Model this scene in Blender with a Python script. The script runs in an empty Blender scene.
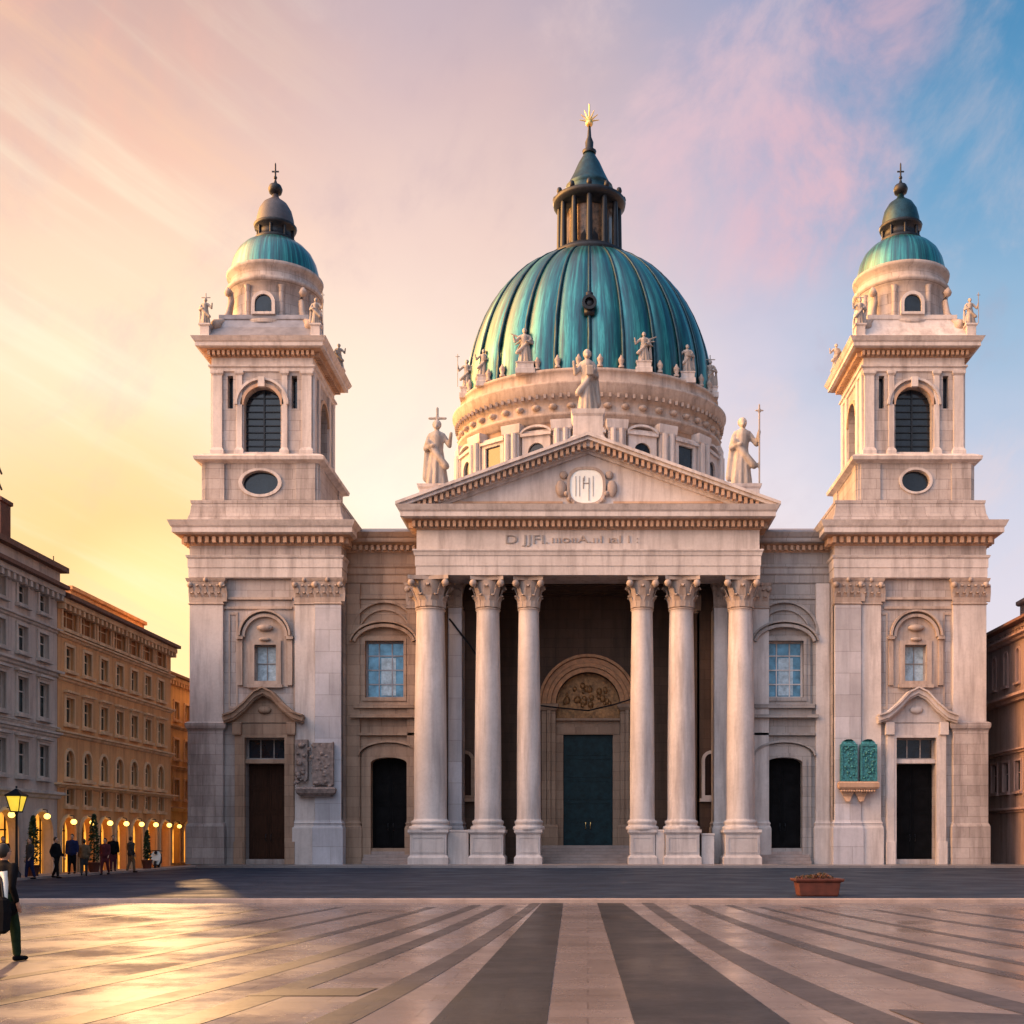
import bpy, bmesh, math, random
from mathutils import Vector, Matrix
from mathutils.geometry import delaunay_2d_cdt
random.seed(7)
S = bpy.context.scene
COL = S.collection
PI = math.pi
def R(d): return math.radians(d)
F, CY, U0, V0, EYE = 1200.0, 72.0, 588.0, 840.0, 1.7
def X(u, Y=0): return (u-U0)*(CY+Y)/F
def Z(v, Y=0): return EYE+(V0-v)*(CY+Y)/F

# ------------------------------------------------------------------ materials
def lin(c):
    return tuple(((x/255)/12.92 if x/255 <= .04045 else ((x/255+.055)/1.055)**2.4) for x in c)
class NT:
    def __init__(s, nt): s.nt = nt
    def n(s, t, **kw):
        nd = s.nt.nodes.new(t)
        for k, v in kw.items(): setattr(nd, k, v)
        return nd
    def l(s, a, b): s.nt.links.new(a, b)
    def put(s, sock, v):
        if hasattr(v, 'is_linked') or hasattr(v, 'links'): s.l(v, sock)
        else: sock.default_value = v
    def math(s, op, a, b=0.0, clamp=False):
        nd = s.n('ShaderNodeMath', operation=op, use_clamp=clamp)
        s.put(nd.inputs[0], a); s.put(nd.inputs[1], b); return nd.outputs[0]
    def vmath(s, op, a, b=(0, 0, 0)):
        nd = s.n('ShaderNodeVectorMath', operation=op)
        s.put(nd.inputs[0], a); s.put(nd.inputs[1], b)
        return nd.outputs['Value'] if op in ('DOT_PRODUCT', 'LENGTH') else nd.outputs[0]
    def comb(s, x, y, z):
        nd = s.n('ShaderNodeCombineXYZ')
        for i, v in enumerate((x, y, z)): s.put(nd.inputs[i], v)
        return nd.outputs[0]
    def mix(s, f, a, b, mode='MIX'):
        nd = s.n('ShaderNodeMix', data_type='RGBA', blend_type=mode)
        s.put(nd.inputs[0], f)
        for k, v in ((6, a), (7, b)):
            if isinstance(v, tuple) and len(v) == 3: v = v+(1,)
            s.put(nd.inputs[k], v)
        return nd.outputs[2]
    def rng(s, v, a, b, c=0.0, d=1.0, t='LINEAR'):
        nd = s.n('ShaderNodeMapRange', interpolation_type=t); nd.clamp = True
        s.put(nd.inputs[0], v)
        for i, q in enumerate((a, b, c, d)): nd.inputs[i+1].default_value = q
        return nd.outputs[0]
    def noise(s, vec, scale, detail=4, rough=.55):
        nd = s.n('ShaderNodeTexNoise'); s.l(vec, nd.inputs['Vector'])
        nd.inputs['Scale'].default_value = scale; nd.inputs['Detail'].default_value = detail
        nd.inputs['Roughness'].default_value = rough
        return nd.outputs['Fac']
    def ramp(s, f, stops):
        nd = s.n('ShaderNodeValToRGB'); s.l(f, nd.inputs[0]); e = nd.color_ramp.elements
        while len(e) < len(stops): e.new(.5)
        for el, (p, c) in zip(e, stops): el.position = p; el.color = tuple(c)[:3]+(1,)
        return nd.outputs[0]
MATS = {}
def newmat(name):
    m = bpy.data.materials.new(name); m.use_nodes = True
    t = NT(m.node_tree); b = m.node_tree.nodes['Principled BSDF']; MATS[name] = m
    return m, t, b
def stone(name, col, dark, joints=True, bw=1.5, bh=.62, rough=.75, stain=.85, var=.24):
    m, t, b = newmat(name)
    co = t.n('ShaderNodeTexCoord').outputs['Object']
    sp = t.n('ShaderNodeSeparateXYZ'); t.l(co, sp.inputs[0])
    x, y, z = sp.outputs
    flat = t.comb(t.math('ADD', x, t.math('MULTIPLY', y, .93)), z, 0)
    big = t.noise(co, .35, 5, .6)
    streak = t.noise(t.comb(t.math('MULTIPLY', x, 1.6), t.math('MULTIPLY', y, 1.6), t.math('MULTIPLY', z, .16)), 1.1, 5, .65)
    fine = t.noise(co, 6, 6, .7)
    c = t.mix(t.rng(big, .35, .68), col, tuple(v*(1-var) for v in col))
    c = t.mix(t.math('MULTIPLY', t.rng(streak, .46, .74), stain), c, dark)
    c = t.mix(t.math('MULTIPLY', t.rng(fine, .45, .8), .3), c, dark)
    h = t.math('MULTIPLY', fine, .35)
    if joints:
        br = t.n('ShaderNodeTexBrick'); t.l(flat, br.inputs['Vector'])
        br.inputs['Scale'].default_value = 1; br.inputs['Brick Width'].default_value = bw
        br.inputs['Row Height'].default_value = bh; br.inputs['Mortar Size'].default_value = .012
        br.inputs['Mortar Smooth'].default_value = .3
        br.inputs['Color1'].default_value = (1, 1, 1, 1); br.inputs['Color2'].default_value = (.80, .78, .77, 1)
        br.inputs['Mortar'].default_value = (.5, .46, .44, 1)
        c = t.mix(1, c, br.outputs['Color'], 'MULTIPLY')
        h = t.math('SUBTRACT', h, t.math('MULTIPLY', br.outputs['Fac'], .5))
    t.l(c, b.inputs['Base Color']); b.inputs['Roughness'].default_value = rough
    bp = t.n('ShaderNodeBump'); bp.inputs['Strength'].default_value = .5; bp.inputs['Distance'].default_value = .04
    t.l(h, bp.inputs['Height']); t.l(bp.outputs[0], b.inputs['Normal'])
    return m
def plain(name, col, rough=.6, metal=0, var=.3, ns=3.0, bump=.0, emit=None, es=0, stretch=(1, 1, 1), spec=.5):
    m, t, b = newmat(name)
    co = t.n('ShaderNodeTexCoord').outputs['Object']
    mp = t.n('ShaderNodeMapping'); t.l(co, mp.inputs[0]); mp.inputs['Scale'].default_value = stretch
    f = t.noise(mp.outputs[0], ns, 5, .6)
    c = t.mix(t.rng(f, .3, .7), tuple(v*(1-var) for v in col), tuple(min(1, v*(1+var)) for v in col))
    t.l(c, b.inputs['Base Color']); b.inputs['Roughness'].default_value = rough; b.inputs['Metallic'].default_value = metal
    b.inputs['Specular IOR Level'].default_value = spec
    if bump:
        bp = t.n('ShaderNodeBump'); bp.inputs['Strength'].default_value = bump; bp.inputs['Distance'].default_value = .05
        t.l(f, bp.inputs['Height']); t.l(bp.outputs[0], b.inputs['Normal'])
    if emit:
        e = t.mix(t.rng(f, .3, .7), tuple(v*.35 for v in emit), emit)
        t.l(e, b.inputs['Emission Color']); b.inputs['Emission Strength'].default_value = es
    return m
LIME = stone('limestone', (.50, .45, .44), (.18, .15, .145))  # darker than the smooth trim: recess shade is partly in the wall colour
LIMEP = stone('limestone_smooth', (.63, .575, .56), (.27, .23, .225), joints=False)
PALE = stone('pale_lit_limestone', (.56, .56, .62), (.30, .30, .34), bw=2.4, bh=1.3)  # bluish white puts the light on the front pilasters into the colour
SAND = stone('sandstone', (.42, .29, .21), (.20, .12, .08))
GREYST = stone('grey_stone', (.40, .37, .36), (.2, .18, .18))
ORN = stone('carved_stone', (.47, .38, .33), (.13, .09, .08), joints=False, stain=.8)
STAT = stone('statue_stone', (.46, .41, .38), (.12, .10, .09), joints=False, stain=1.0, var=.4)
OCHRE = stone('ochre_bounce_stone', (.55, .37, .26), (.30, .17, .10), joints=False)  # ochre paints orange bounce light under the cornices; elsewhere plain trim colour
LEAD = plain('lead_roof', (.25, .24, .26), .45, .3, .25, 1.5, .2)
DARKM = plain('dark_metal', (.010, .013, .02), .4, 0, .4, spec=.3)
DARKG = plain('dark_glass', (.008, .014, .024), .12, 0, .6, 1.5, .15)
BLUEG = plain('blue_glass', (.09, .22, .32), .12, .3, .5, 2.2, .3)
PALEG = plain('pale_curtain_glass', (.35, .45, .52), .25, 0, .35, 4)
BLACKW = plain('black_wood', (.006, .006, .007), .6, 0, .4, 2, spec=.04)
BROWNW = plain('brown_wood', (.035, .014, .008), .5, 0, .4, 3, .2, stretch=(5, 5, .4), spec=.15)
TEALD = plain('teal_door_paint', (.006, .025, .034), .4, 0, .4, 3, .1, spec=.15)
GOLD = plain('gilded_metal', (.75, .5, .18), .35, .9, .3)
WHITE = plain('white_enamel', (.8, .82, .78), .4, 0, .05)
ASPH = plain('asphalt', (.018, .030, .052), .6, 0, .35, 1.2, .3, spec=.25)
TEALREL = plain('green_bronze_relief', (.03, .17, .19), .5, .2, .7, 9, .8)
RUST = plain('terracotta', (.085, .022, .014), .6, 0, .4, 4, .2)
def copper(name, gold=False):
    m, t, b = newmat(name)
    co = t.n('ShaderNodeTexCoord').outputs['Object']
    sp = t.n('ShaderNodeSeparateXYZ'); t.l(co, sp.inputs[0])
    an = t.math('ARCTAN2', sp.outputs[1], sp.outputs[0])
    st = t.noise(t.comb(t.math('MULTIPLY', an, 11), 0, t.math('MULTIPLY', sp.outputs[2], .09)), 1.6, 5, .7)
    bl = t.noise(co, .5, 5, .6)
    c = t.ramp(st, [(.3, (.001, .012, .022)), (.42, (.001, .05, .075)), (.52, (.002, .12, .135)), (.60, (.03, .26, .26)), (.66, (.002, .08, .10)), (.8, (.001, .02, .035))])
    c = t.mix(t.math('MULTIPLY', t.rng(bl, .5, .75), .55), c, (.005, .10, .13))
    t.l(c, b.inputs['Base Color']); b.inputs['Roughness'].default_value = .38; b.inputs['Metallic'].default_value = .6; b.inputs['Coat Weight'].default_value = .7; b.inputs['Coat Roughness'].default_value = .28
    bp = t.n('ShaderNodeBump'); bp.inputs['Strength'].default_value = .35; bp.inputs['Distance'].default_value = .1
    t.l(st, bp.inputs['Height']); t.l(bp.outputs[0], b.inputs['Normal'])
    return m
COPPER = copper('patinated_copper')
COPRIB = plain('dark_copper', (.008, .038, .055), .35, .5, .4)
PORCH_SHADE = stone('porch_shade_stone', (.12, .072, .05), (.05, .03, .02))  # sandstone darkened to put the porch's shade into the colour

# ------------------------------------------------------------------ mesh builder
class MB:
    def __init__(s): s.v = []; s.f = []; s.sm = []
    def add(s, vs, fs, smooth=False):
        o = len(s.v); s.v += [tuple(v) for v in vs]; s.f += [tuple(i+o for i in f) for f in fs]; s.sm += [smooth]*len(fs); return s
    def box(s, x0, x1, y0, y1, z0, z1):
        return s.add([(x0,y0,z0),(x1,y0,z0),(x1,y1,z0),(x0,y1,z0),(x0,y0,z1),(x1,y0,z1),(x1,y1,z1),(x0,y1,z1)],
              [(0,3,2,1),(4,5,6,7),(0,1,5,4),(1,2,6,5),(2,3,7,6),(3,0,4,7)])
    def loops(s, ls, cap0=True, cap1=True, smooth=False):
        n = len(ls[0]); vs = [p for l in ls for p in l]; fs = []
        for i in range(len(ls)-1):
            for j in range(n):
                k = (j+1) % n; fs.append((i*n+j, i*n+k, (i+1)*n+k, (i+1)*n+j))
        s.add(vs, fs, smooth)
        if cap0: s.add(ls[0], [tuple(reversed(range(n)))])
        if cap1: s.add(ls[-1], [tuple(range(n))])
        return s
    def rect(s, x0, x1, y0, y1, prof, cap=True):     # stacked rectangles grown by o at height z
        return s.loops([[(x0-o,y0-o,z),(x1+o,y0-o,z),(x1+o,y1+o,z),(x0-o,y1+o,z)] for o, z in prof], cap, cap)
    def lathe(s, cx, cy, prof, n=32, ky=1.0, ph=0, smooth=True, cap=True):
        return s.loops([[(cx+r*math.cos(ph+2*PI*j/n), cy+ky*r*math.sin(ph+2*PI*j/n), z) for j in range(n)] for r, z in prof], cap, cap, smooth)
    def plate(s, outer, holes, y, t):               # polygon in XZ with holes, thickness t behind y
        rings = [[(float(p[0]), float(p[1])) for p in r] for r in [outer]+list(holes)]
        flat = [p for r in rings for p in r]; ed = []; o = 0
        for r in rings:
            ed += [(o+j, o+(j+1) % len(r)) for j in range(len(r))]; o += len(r)
        co2, _, fc, *_r = delaunay_2d_cdt([Vector(p) for p in flat], ed, [], 1 if not holes else 0, 1e-5)
        def inside(q, r):
            c = False
            for i in range(len(r)):
                (xa, za), (xb, zb) = r[i], r[i-1]
                if (za > q[1]) != (zb > q[1]) and q[0] < (xb-xa)*(q[1]-za)/(zb-za)+xa: c = not c
            return c
        tri = []
        for f in fc:
            cx = sum(co2[i][0] for i in f)/len(f); cz = sum(co2[i][1] for i in f)/len(f)
            if inside((cx, cz), rings[0]) and not any(inside((cx, cz), r) for r in rings[1:]): tri.append(tuple(f))
        m = len(co2)
        s.add([(p[0], y, p[1]) for p in co2]+[(p[0], y+t, p[1]) for p in co2], tri+[tuple(i+m for i in reversed(f)) for f in tri])
        n = len(flat); fs = []; o = 0
        for r in rings:
            for j in range(len(r)):
                a, b = o+j, o+(j+1) % len(r); fs.append((a, b, b+n, a+n))
            o += len(r)
        return s.add([(p[0], y, p[1]) for p in flat]+[(p[0], y+t, p[1]) for p in flat], fs)
    def tube(s, pts, rad, n=8, smooth=True):
        ls = []
        for i, p in enumerate(pts):
            p = Vector(p); d = (Vector(pts[min(i+1, len(pts)-1)])-Vector(pts[max(i-1, 0)])).normalized()
            a = d.orthogonal().normalized() if abs(d.z) > .99 else d.cross(Vector((0, 0, 1))).normalized()
            b = d.cross(a); r = rad[i] if isinstance(rad, (list, tuple)) else rad
            ls.append([tuple(p+a*r*math.cos(2*PI*j/n)+b*r*math.sin(2*PI*j/n)) for j in range(n)])
        return s.loops(ls, smooth=smooth)
    def strip(s, path, prof_w, y0, y1):              # band along an XZ path (list of (x,z)), w thick, from y0 to y1
        n = len(path); L = []
        for i, (x, z) in enumerate(path):
            a = path[max(i-1, 0)]; b = path[min(i+1, n-1)]
            dx, dz = b[0]-a[0], b[1]-a[1]; l = math.hypot(dx, dz) or 1
            nx, nz = -dz/l*prof_w, dx/l*prof_w
            L.append([(x,y0,z),(x,y1,z),(x+nx,y1,z+nz),(x+nx,y0,z+nz)])
        return s.loops(L)
    def ball(s, c, r, n=12, sc=(1, 1, 1)):
        m = n//2
        prof = [(max(1e-3, math.sin(PI*i/m)), -math.cos(PI*i/m)) for i in range(m+1)]
        return s.loops([[(c[0]+r*sc[0]*q*math.cos(2*PI*j/n), c[1]+r*sc[1]*q*math.sin(2*PI*j/n), c[2]+r*sc[2]*h) for j in range(n)] for q, h in prof], smooth=True)
    def sh(s, dz): s.v = [(v[0], v[1], v[2]+dz) for v in s.v]; return s
    def mesh(s, name, mat, fix=True):
        me = bpy.data.meshes.new(name); me.from_pydata(s.v, [], s.f); me.update()
        for p, q in zip(me.polygons, s.sm): p.use_smooth = q
        if fix:
            bm = bmesh.new(); bm.from_mesh(me); bmesh.ops.recalc_face_normals(bm, faces=bm.faces); bm.to_mesh(me); bm.free()
        me.materials.append(mat); return me
    def build(s, name, mat, parent=None, loc=None, bevel=0):
        o = bpy.data.objects.new(name, s.mesh(name, mat)); COL.objects.link(o)
        if parent: o.parent = parent
        if loc: o.location = loc
        if bevel:
            m = o.modifiers.new('b', 'BEVEL'); m.width = bevel; m.segments = 1; m.limit_method = 'ANGLE'; m.angle_limit = R(50)
        return o
def thing(name, label, cat, loc=(0, 0, 0), rz=0, group=None):
    o = bpy.data.objects.new(name, None); COL.objects.link(o); o.location = loc; o.rotation_euler = (0, 0, rz)
    o['label'] = label; o['category'] = cat
    if group: o['group'] = group
    return o
def tag(o, label, cat, group=None):
    o['label'] = label; o['category'] = cat
    if group: o['group'] = group
    return o
def structure(o): o['kind'] = 'structure'; return o
def copytree(o, loc=None, rz=None, parent=None, label=None):
    c = o.copy(); COL.objects.link(c)
    if parent: c.parent = parent
    if loc is not None: c.location = loc
    if rz is not None: c.rotation_euler.z = rz
    if label: c['label'] = label
    for ch in list(o.children): copytree(ch, parent=c)
    return c
def arc(cx, cz, r, a0, a1, n=14, kz=1.0):
    return [(cx+r*math.cos(R(a0+(a1-a0)*i/n)), cz+kz*r*math.sin(R(a0+(a1-a0)*i/n))) for i in range(n+1)]
def archpoly(cx, hw, z0, zs, n=14, kz=1.0):          # rectangular bottom z0, spring zs, round top
    return [(cx-hw, z0), (cx+hw, z0)]+arc(cx, zs, hw, 0, 180, n, kz)
def rectpoly(x0, x1, z0, z1): return [(x0, z0), (x1, z0), (x1, z1), (x0, z1)]
def rc(o, cx, hx, cy, hy, prof, **k): return o.rect(cx-hx, cx+hx, cy-hy, cy+hy, prof, **k)

# ------------------------------------------------------------------ camera
cam = bpy.data.cameras.new('camera'); co = bpy.data.objects.new('camera', cam); COL.objects.link(co)
co.location = (0, -CY, EYE); co.rotation_euler = (R(90), 0, 0)
cam.sensor_width = 36; cam.lens = F/1024*36; cam.shift_x = (512-U0)/1024; cam.shift_y = (V0-512)/1024
cam.clip_start = .1; cam.clip_end = 3000
S.camera = co

# ------------------------------------------------------------------ sky
SUN_AZ, SUN_EL = -20.0, 22.0
w = bpy.data.worlds.new('World'); S.world = w; w.use_nodes = True
t = NT(w.node_tree); bg = w.node_tree.nodes['Background']
d = t.n('ShaderNodeTexCoord').outputs['Generated']
sp = t.n('ShaderNodeSeparateXYZ'); t.l(d, sp.inputs[0]); sx, sy, sz = sp.outputs
hyp = t.math('SQRT', t.math('ADD', t.math('MULTIPLY', sx, sx), t.math('MULTIPLY', sy, sy)))
sa = t.math('DIVIDE', sx, t.math('MAXIMUM', hyp, .001))
wob = t.math('SUBTRACT', t.noise(t.comb(t.math('MULTIPLY', sx, 2.2), t.math('MULTIPLY', sy, 2.2), t.math('MULTIPLY', sz, 4)), 1.3, 5, .6), .5)
sz2 = t.math('ADD', sz, t.math('MULTIPLY', wob, .10))
sa2 = t.math('ADD', sa, t.math('MULTIPLY', wob, .16))
def rp(st): return t.ramp(sz2, [(p, lin(c)) for p, c in st])
A = rp([(0, (250,190,112)), (.17, (252,218,148)), (.25, (251,210,150)), (.34, (252,222,184)), (.42, (248,208,178)), (.48, (238,190,165)), (.54, (214,172,160)), (.62, (178,154,158))])
B = rp([(0, (255,225,185)), (.27, (255,243,222)), (.36, (252,228,208)), (.44, (238,206,194)), (.52, (214,184,184)), (.60, (185,168,182))])
C_ = rp([(0, (245,225,215)), (.27, (240,226,230)), (.36, (214,206,222)), (.45, (184,186,210)), (.53, (160,168,198)), (.62, (135,150,190))])
D_ = rp([(0, (238,225,228)), (.20, (226,218,230)), (.28, (200,206,226)), (.38, (152,186,215)), (.47, (108,162,202)), (.58, (62,132,180))])
c = t.mix(t.rng(sa2, -.36, -.14, t='SMOOTHSTEP'), A, B)
c = t.mix(t.rng(sa2, -.10, .16, t='SMOOTHSTEP'), c, C_)
c = t.mix(t.rng(sa2, .11, .30, t='SMOOTHSTEP'), c, D_)
def dirv(u, v):
    return Vector(((u-U0)/F, 1, (V0-v)/F)).normalized()
dg = t.math('ADD', t.math('MULTIPLY', sa, .75), t.math('MULTIPLY', sz, .65)); dh = t.math('SUBTRACT', t.math('MULTIPLY', sa, .65), t.math('MULTIPLY', sz, .75))
cl = t.n('ShaderNodeTexNoise'); t.l(t.comb(t.math('MULTIPLY', dg, 4.4), t.math('MULTIPLY', dh, 5.8), t.math('MULTIPLY', sy, 2)), cl.inputs['Vector'])
cl.inputs['Scale'].default_value = 1.5; cl.inputs['Detail'].default_value = 7; cl.inputs['Roughness'].default_value = .62; cl.inputs['Distortion'].default_value = .35; cl = cl.outputs['Fac']
def blob(c, u, v, r0, col, amt, lo=.40, hi=.62):
    dd = t.vmath('DOT_PRODUCT', d, tuple(dirv(u, v)))
    f = t.math('MULTIPLY', t.rng(dd, math.cos(r0), math.cos(r0*.25), t='SMOOTHSTEP'), t.rng(cl, lo, hi, t='SMOOTHSTEP'))
    return t.mix(t.math('MULTIPLY', f, amt), c, lin(col))
c = t.mix(t.math('MULTIPLY', t.rng(cl, .50, .72, t='SMOOTHSTEP'), .34), c, lin((248,216,208)))
c = t.mix(t.math('MULTIPLY', t.rng(cl, .46, .26, t='SMOOTHSTEP'), .30), c, lin((186,160,172)))
c = blob(c, 745, 165, .125, (230,188,198), .62, .38, .70)
c = blob(c, 815, 190, .08, (236,184,192), .6, .36, .68)
c = blob(c, 880, 15, .06, (222,176,190), .6, .40, .68)
c = blob(c, 85, 60, .10, (246,180,158), .8, .42, .64)
gw = t.vmath('DOT_PRODUCT', d, tuple(dirv(165, 640)))
c = t.mix(t.math('MULTIPLY', t.rng(gw, math.cos(.19), 1.0, t='SMOOTHSTEP'), .7), c, lin((255,198,104)))
c = t.mix(t.math('MULTIPLY', t.rng(gw, math.cos(.10), 1.0, t='SMOOTHSTEP'), .8), c, (1.25, .86, .36))
# long thin streaks low on the left
tilt = t.math('ADD', sz, t.math('MULTIPLY', sa, .42))
stn = t.noise(t.comb(t.math('MULTIPLY', sa, 2.0), 0, t.math('MULTIPLY', tilt, 16)), 1.5, 5, .55)
lf = t.rng(sa, -.40, -.14, 1, 0, 'SMOOTHSTEP')
c = t.mix(t.math('MULTIPLY', t.math('MULTIPLY', t.rng(stn, .48, .72, t='SMOOTHSTEP'), lf), .45), c, lin((255,244,212)))
c = t.mix(t.math('MULTIPLY', t.math('MULTIPLY', t.rng(stn, .46, .28, t='SMOOTHSTEP'), lf), .45), c, lin((250,200,160)))
# unseen glows added to light the church: gold at left, cool behind the viewer
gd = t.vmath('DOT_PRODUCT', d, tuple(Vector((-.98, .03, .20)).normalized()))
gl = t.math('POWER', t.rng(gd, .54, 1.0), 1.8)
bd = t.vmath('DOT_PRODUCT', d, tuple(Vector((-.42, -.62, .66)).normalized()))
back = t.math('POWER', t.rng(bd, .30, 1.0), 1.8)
sky = t.n('ShaderNodeTexSky', sky_type='NISHITA'); sky.sun_disc = False
sky.sun_elevation = R(SUN_EL); sky.sun_rotation = R(SUN_AZ); sky.altitude = 100
def scale(col, k):
    nd = t.n('ShaderNodeVectorMath', operation='SCALE')
    t.put(nd.inputs[0], col); t.put(nd.inputs['Scale'], k); return nd.outputs[0]
c = scale(c, t.rng(sy, .05, -.75, .97, .15))
tot = t.vmath('ADD', c, scale(sky.outputs[0], .008))
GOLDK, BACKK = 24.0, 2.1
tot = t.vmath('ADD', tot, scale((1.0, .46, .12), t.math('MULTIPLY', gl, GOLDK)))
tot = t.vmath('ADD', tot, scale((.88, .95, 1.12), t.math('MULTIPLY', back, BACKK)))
low = t.rng(sz, -.02, .0)
tot = scale(tot, t.math('ADD', t.math('MULTIPLY', low, .75), .25))
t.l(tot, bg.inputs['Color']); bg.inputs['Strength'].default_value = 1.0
sun = bpy.data.lights.new('sun', 'SUN'); so = bpy.data.objects.new('sun', sun); COL.objects.link(so)
sun.energy = .8; sun.angle = R(1.2); sun.color = (1.0, .56, .24)
sdir = Vector((math.sin(R(SUN_AZ))*math.cos(R(SUN_EL)), math.cos(R(SUN_AZ))*math.cos(R(SUN_EL)), math.sin(R(SUN_EL))))
so.rotation_euler = sdir.to_track_quat('Z', 'Y').to_euler(); so.location = (-60, 80, 60)
S.view_settings.view_transform = 'Standard'; S.view_settings.look = 'None'
S.view_settings.exposure = 0; S.view_settings.gamma = 1; S.view_settings.use_curve_mapping = False

# ------------------------------------------------------------------ ground
def paving(name, col, col2, bw, bh, rough=.3, var=.2, rot=0, spec=.5):
    m, t, b = newmat(name)
    co = t.n('ShaderNodeTexCoord').outputs['Object']
    mp = t.n('ShaderNodeMapping'); t.l(co, mp.inputs[0]); mp.inputs['Rotation'].default_value = (0, 0, rot)
    br = t.n('ShaderNodeTexBrick'); t.l(mp.outputs[0], br.inputs['Vector'])
    br.inputs['Scale'].default_value = 1; br.inputs['Brick Width'].default_value = bw; br.inputs['Row Height'].default_value = bh
    br.inputs['Mortar Size'].default_value = .008; br.inputs['Mortar Smooth'].default_value = .2
    br.inputs['Color1'].default_value = (1, 1, 1, 1); br.inputs['Color2'].default_value = (1-var, 1-var, 1-var, 1)
    br.inputs['Mortar'].default_value = (.45, .43, .42, 1)
    n1 = t.noise(co, .45, 5, .6); n2 = t.noise(co, 9, 5, .7)
    n3 = t.noise(t.vmath('MULTIPLY', co, (.35, 3.0, 1)), 1.4, 5, .6)
    c = t.mix(t.rng(n1, .35, .7), col, col2)
    c = t.mix(t.math('MULTIPLY', t.rng(n3, .45, .75), .35), c, tuple(v*.5 for v in col))
    c = t.mix(t.math('MULTIPLY', n2, .25), c, tuple(v*.45 for v in col))
    c = t.mix(1, c, br.outputs['Color'], 'MULTIPLY')
    t.l(c, b.inputs['Base Color'])
    t.l(t.math('ADD', t.rng(n1, .38, .62, rough-.07, rough+.13), t.math('MULTIPLY', n2, .12)), b.inputs['Roughness']); b.inputs['Specular IOR Level'].default_value = spec
    bp = t.n('ShaderNodeBump'); bp.inputs['Strength'].default_value = .25; bp.inputs['Distance'].default_value = .01
    t.l(t.math('SUBTRACT', t.math('MULTIPLY', n2, .5), br.outputs['Fac']), bp.inputs['Height']); t.l(bp.outputs[0], b.inputs['Normal'])
    return m
PAVE = paving('pink_paving', (.215, .195, .21), (.11, .10, .12), 1.1, .55, .17)
DPAVE = paving('dark_paving', (.024, .027, .036), (.012, .015, .022), .9, .3, .30, .3, spec=.3)
MPAVE = paving('mid_paving', (.06, .058, .07), (.035, .034, .044), .9, .3, .28, .25, spec=.35)
KERB = stone('kerb_stone', (.36, .29, .27), (.2, .16, .15), joints=False)
g = MB(); L = 900
g.add([(-L,-L,-.03),(L,-L,-.03),(L,L,-.03),(-L,L,-.03)], [(0,1,2,3)])
structure(g.build('ground', GREYST))
KY = -39.6
structure(MB().box(-60, 60, -110, KY, -.02, 0).build('paving', PAVE))
structure(MB().box(-60, 60, KY+.30, -3.2, -.02, .10).build('road', paving('dark_setts', (.024, .045, .085), (.012, .025, .052), .42, .22, .5, .4, spec=.15)))
structure(MB().box(-60, 60, KY+.002, KY+.298, -.02, .115).build('kerb', KERB, bevel=.02))
structure(MB().box(-22.5, 60, -3.198, 9, -.02, .24).build('church_forecourt', paving('forecourt_paving', (.26,.24,.25), (.2,.19,.2), 1.2, .6)))
structure(MB().box(-23.8, -22.502, -46, 60, -.02, .2).build('pavement', KERB))
# inlaid dark bands fanning over the square: s = x*sqrt(distance)
def fan(s0, s1, d0, d1, n=26, p0=.5, p1=.5):
    vs = []; fs = []
    for i in range(n+1):
        dd = d0+(d1-d0)*(i/n)**1.5
        vs += [(s0(dd) if callable(s0) else s0/dd**.5, dd-CY, .004), (s1(dd) if callable(s1) else s1/dd**.5, dd-CY, .004)]
    for i in range(n): fs.append((2*i, 2*i+1, 2*i+3, 2*i+2))
    return vs, fs
D1 = CY+KY-.05
dk = MB()
dk.add(*fan(lambda q: -1.46+.21*(q-11)/20, lambda q: -.38-.27*(q-11)/20, 6, D1))
dk.add(*fan(lambda q: .43-.17*(q-11)/20, lambda q: .97+.9*(31.4-q)/20.3, 6, D1))
structure(dk.build('dark_paving_panel', DPAVE))
md = MB()
bands = [(-8.7,-7.3,6,D1),(-13.3,-11.9,8,D1-1),(-17,-15.5,10,D1-1),(-22.4,-21.2,12,D1-2),(-28,-27,10,D1-4),(-35,-34,12,D1-2),(-44,-43,12,D1-3),(-55,-54,14,D1-3),
         (8.2,10.0,6,D1),(14.5,16.0,8,D1-1),(20.0,21.2,8,D1-1),(23.7,24.6,12,D1-2),(29.5,30.6,12,D1-2),(37,38.2,12,D1-3),(46,47.3,12,D1-3),(57,58.2,14,D1-3),(68,69.2,14,D1-3)]
for a, b, d0, d1 in bands: md.add(*fan(a, b, d0, d1))
structure(md.build('paving_band', MPAVE))
cr = MB()
cr.add([(-3.75,-58.95,.008),(-2.5,-58.95,.008),(-2.4,-58.25,.008),(-3.35,-58.35,.008)], [(0,1,2,3)])
cr.add([(3.1,-61.0,.008),(6.0,-61.6,.008),(6.0,-60.9,.008),(3.0,-60.0,.008)], [(0,1,2,3)])
structure(cr.build('paving_cross_band', MPAVE))
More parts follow.
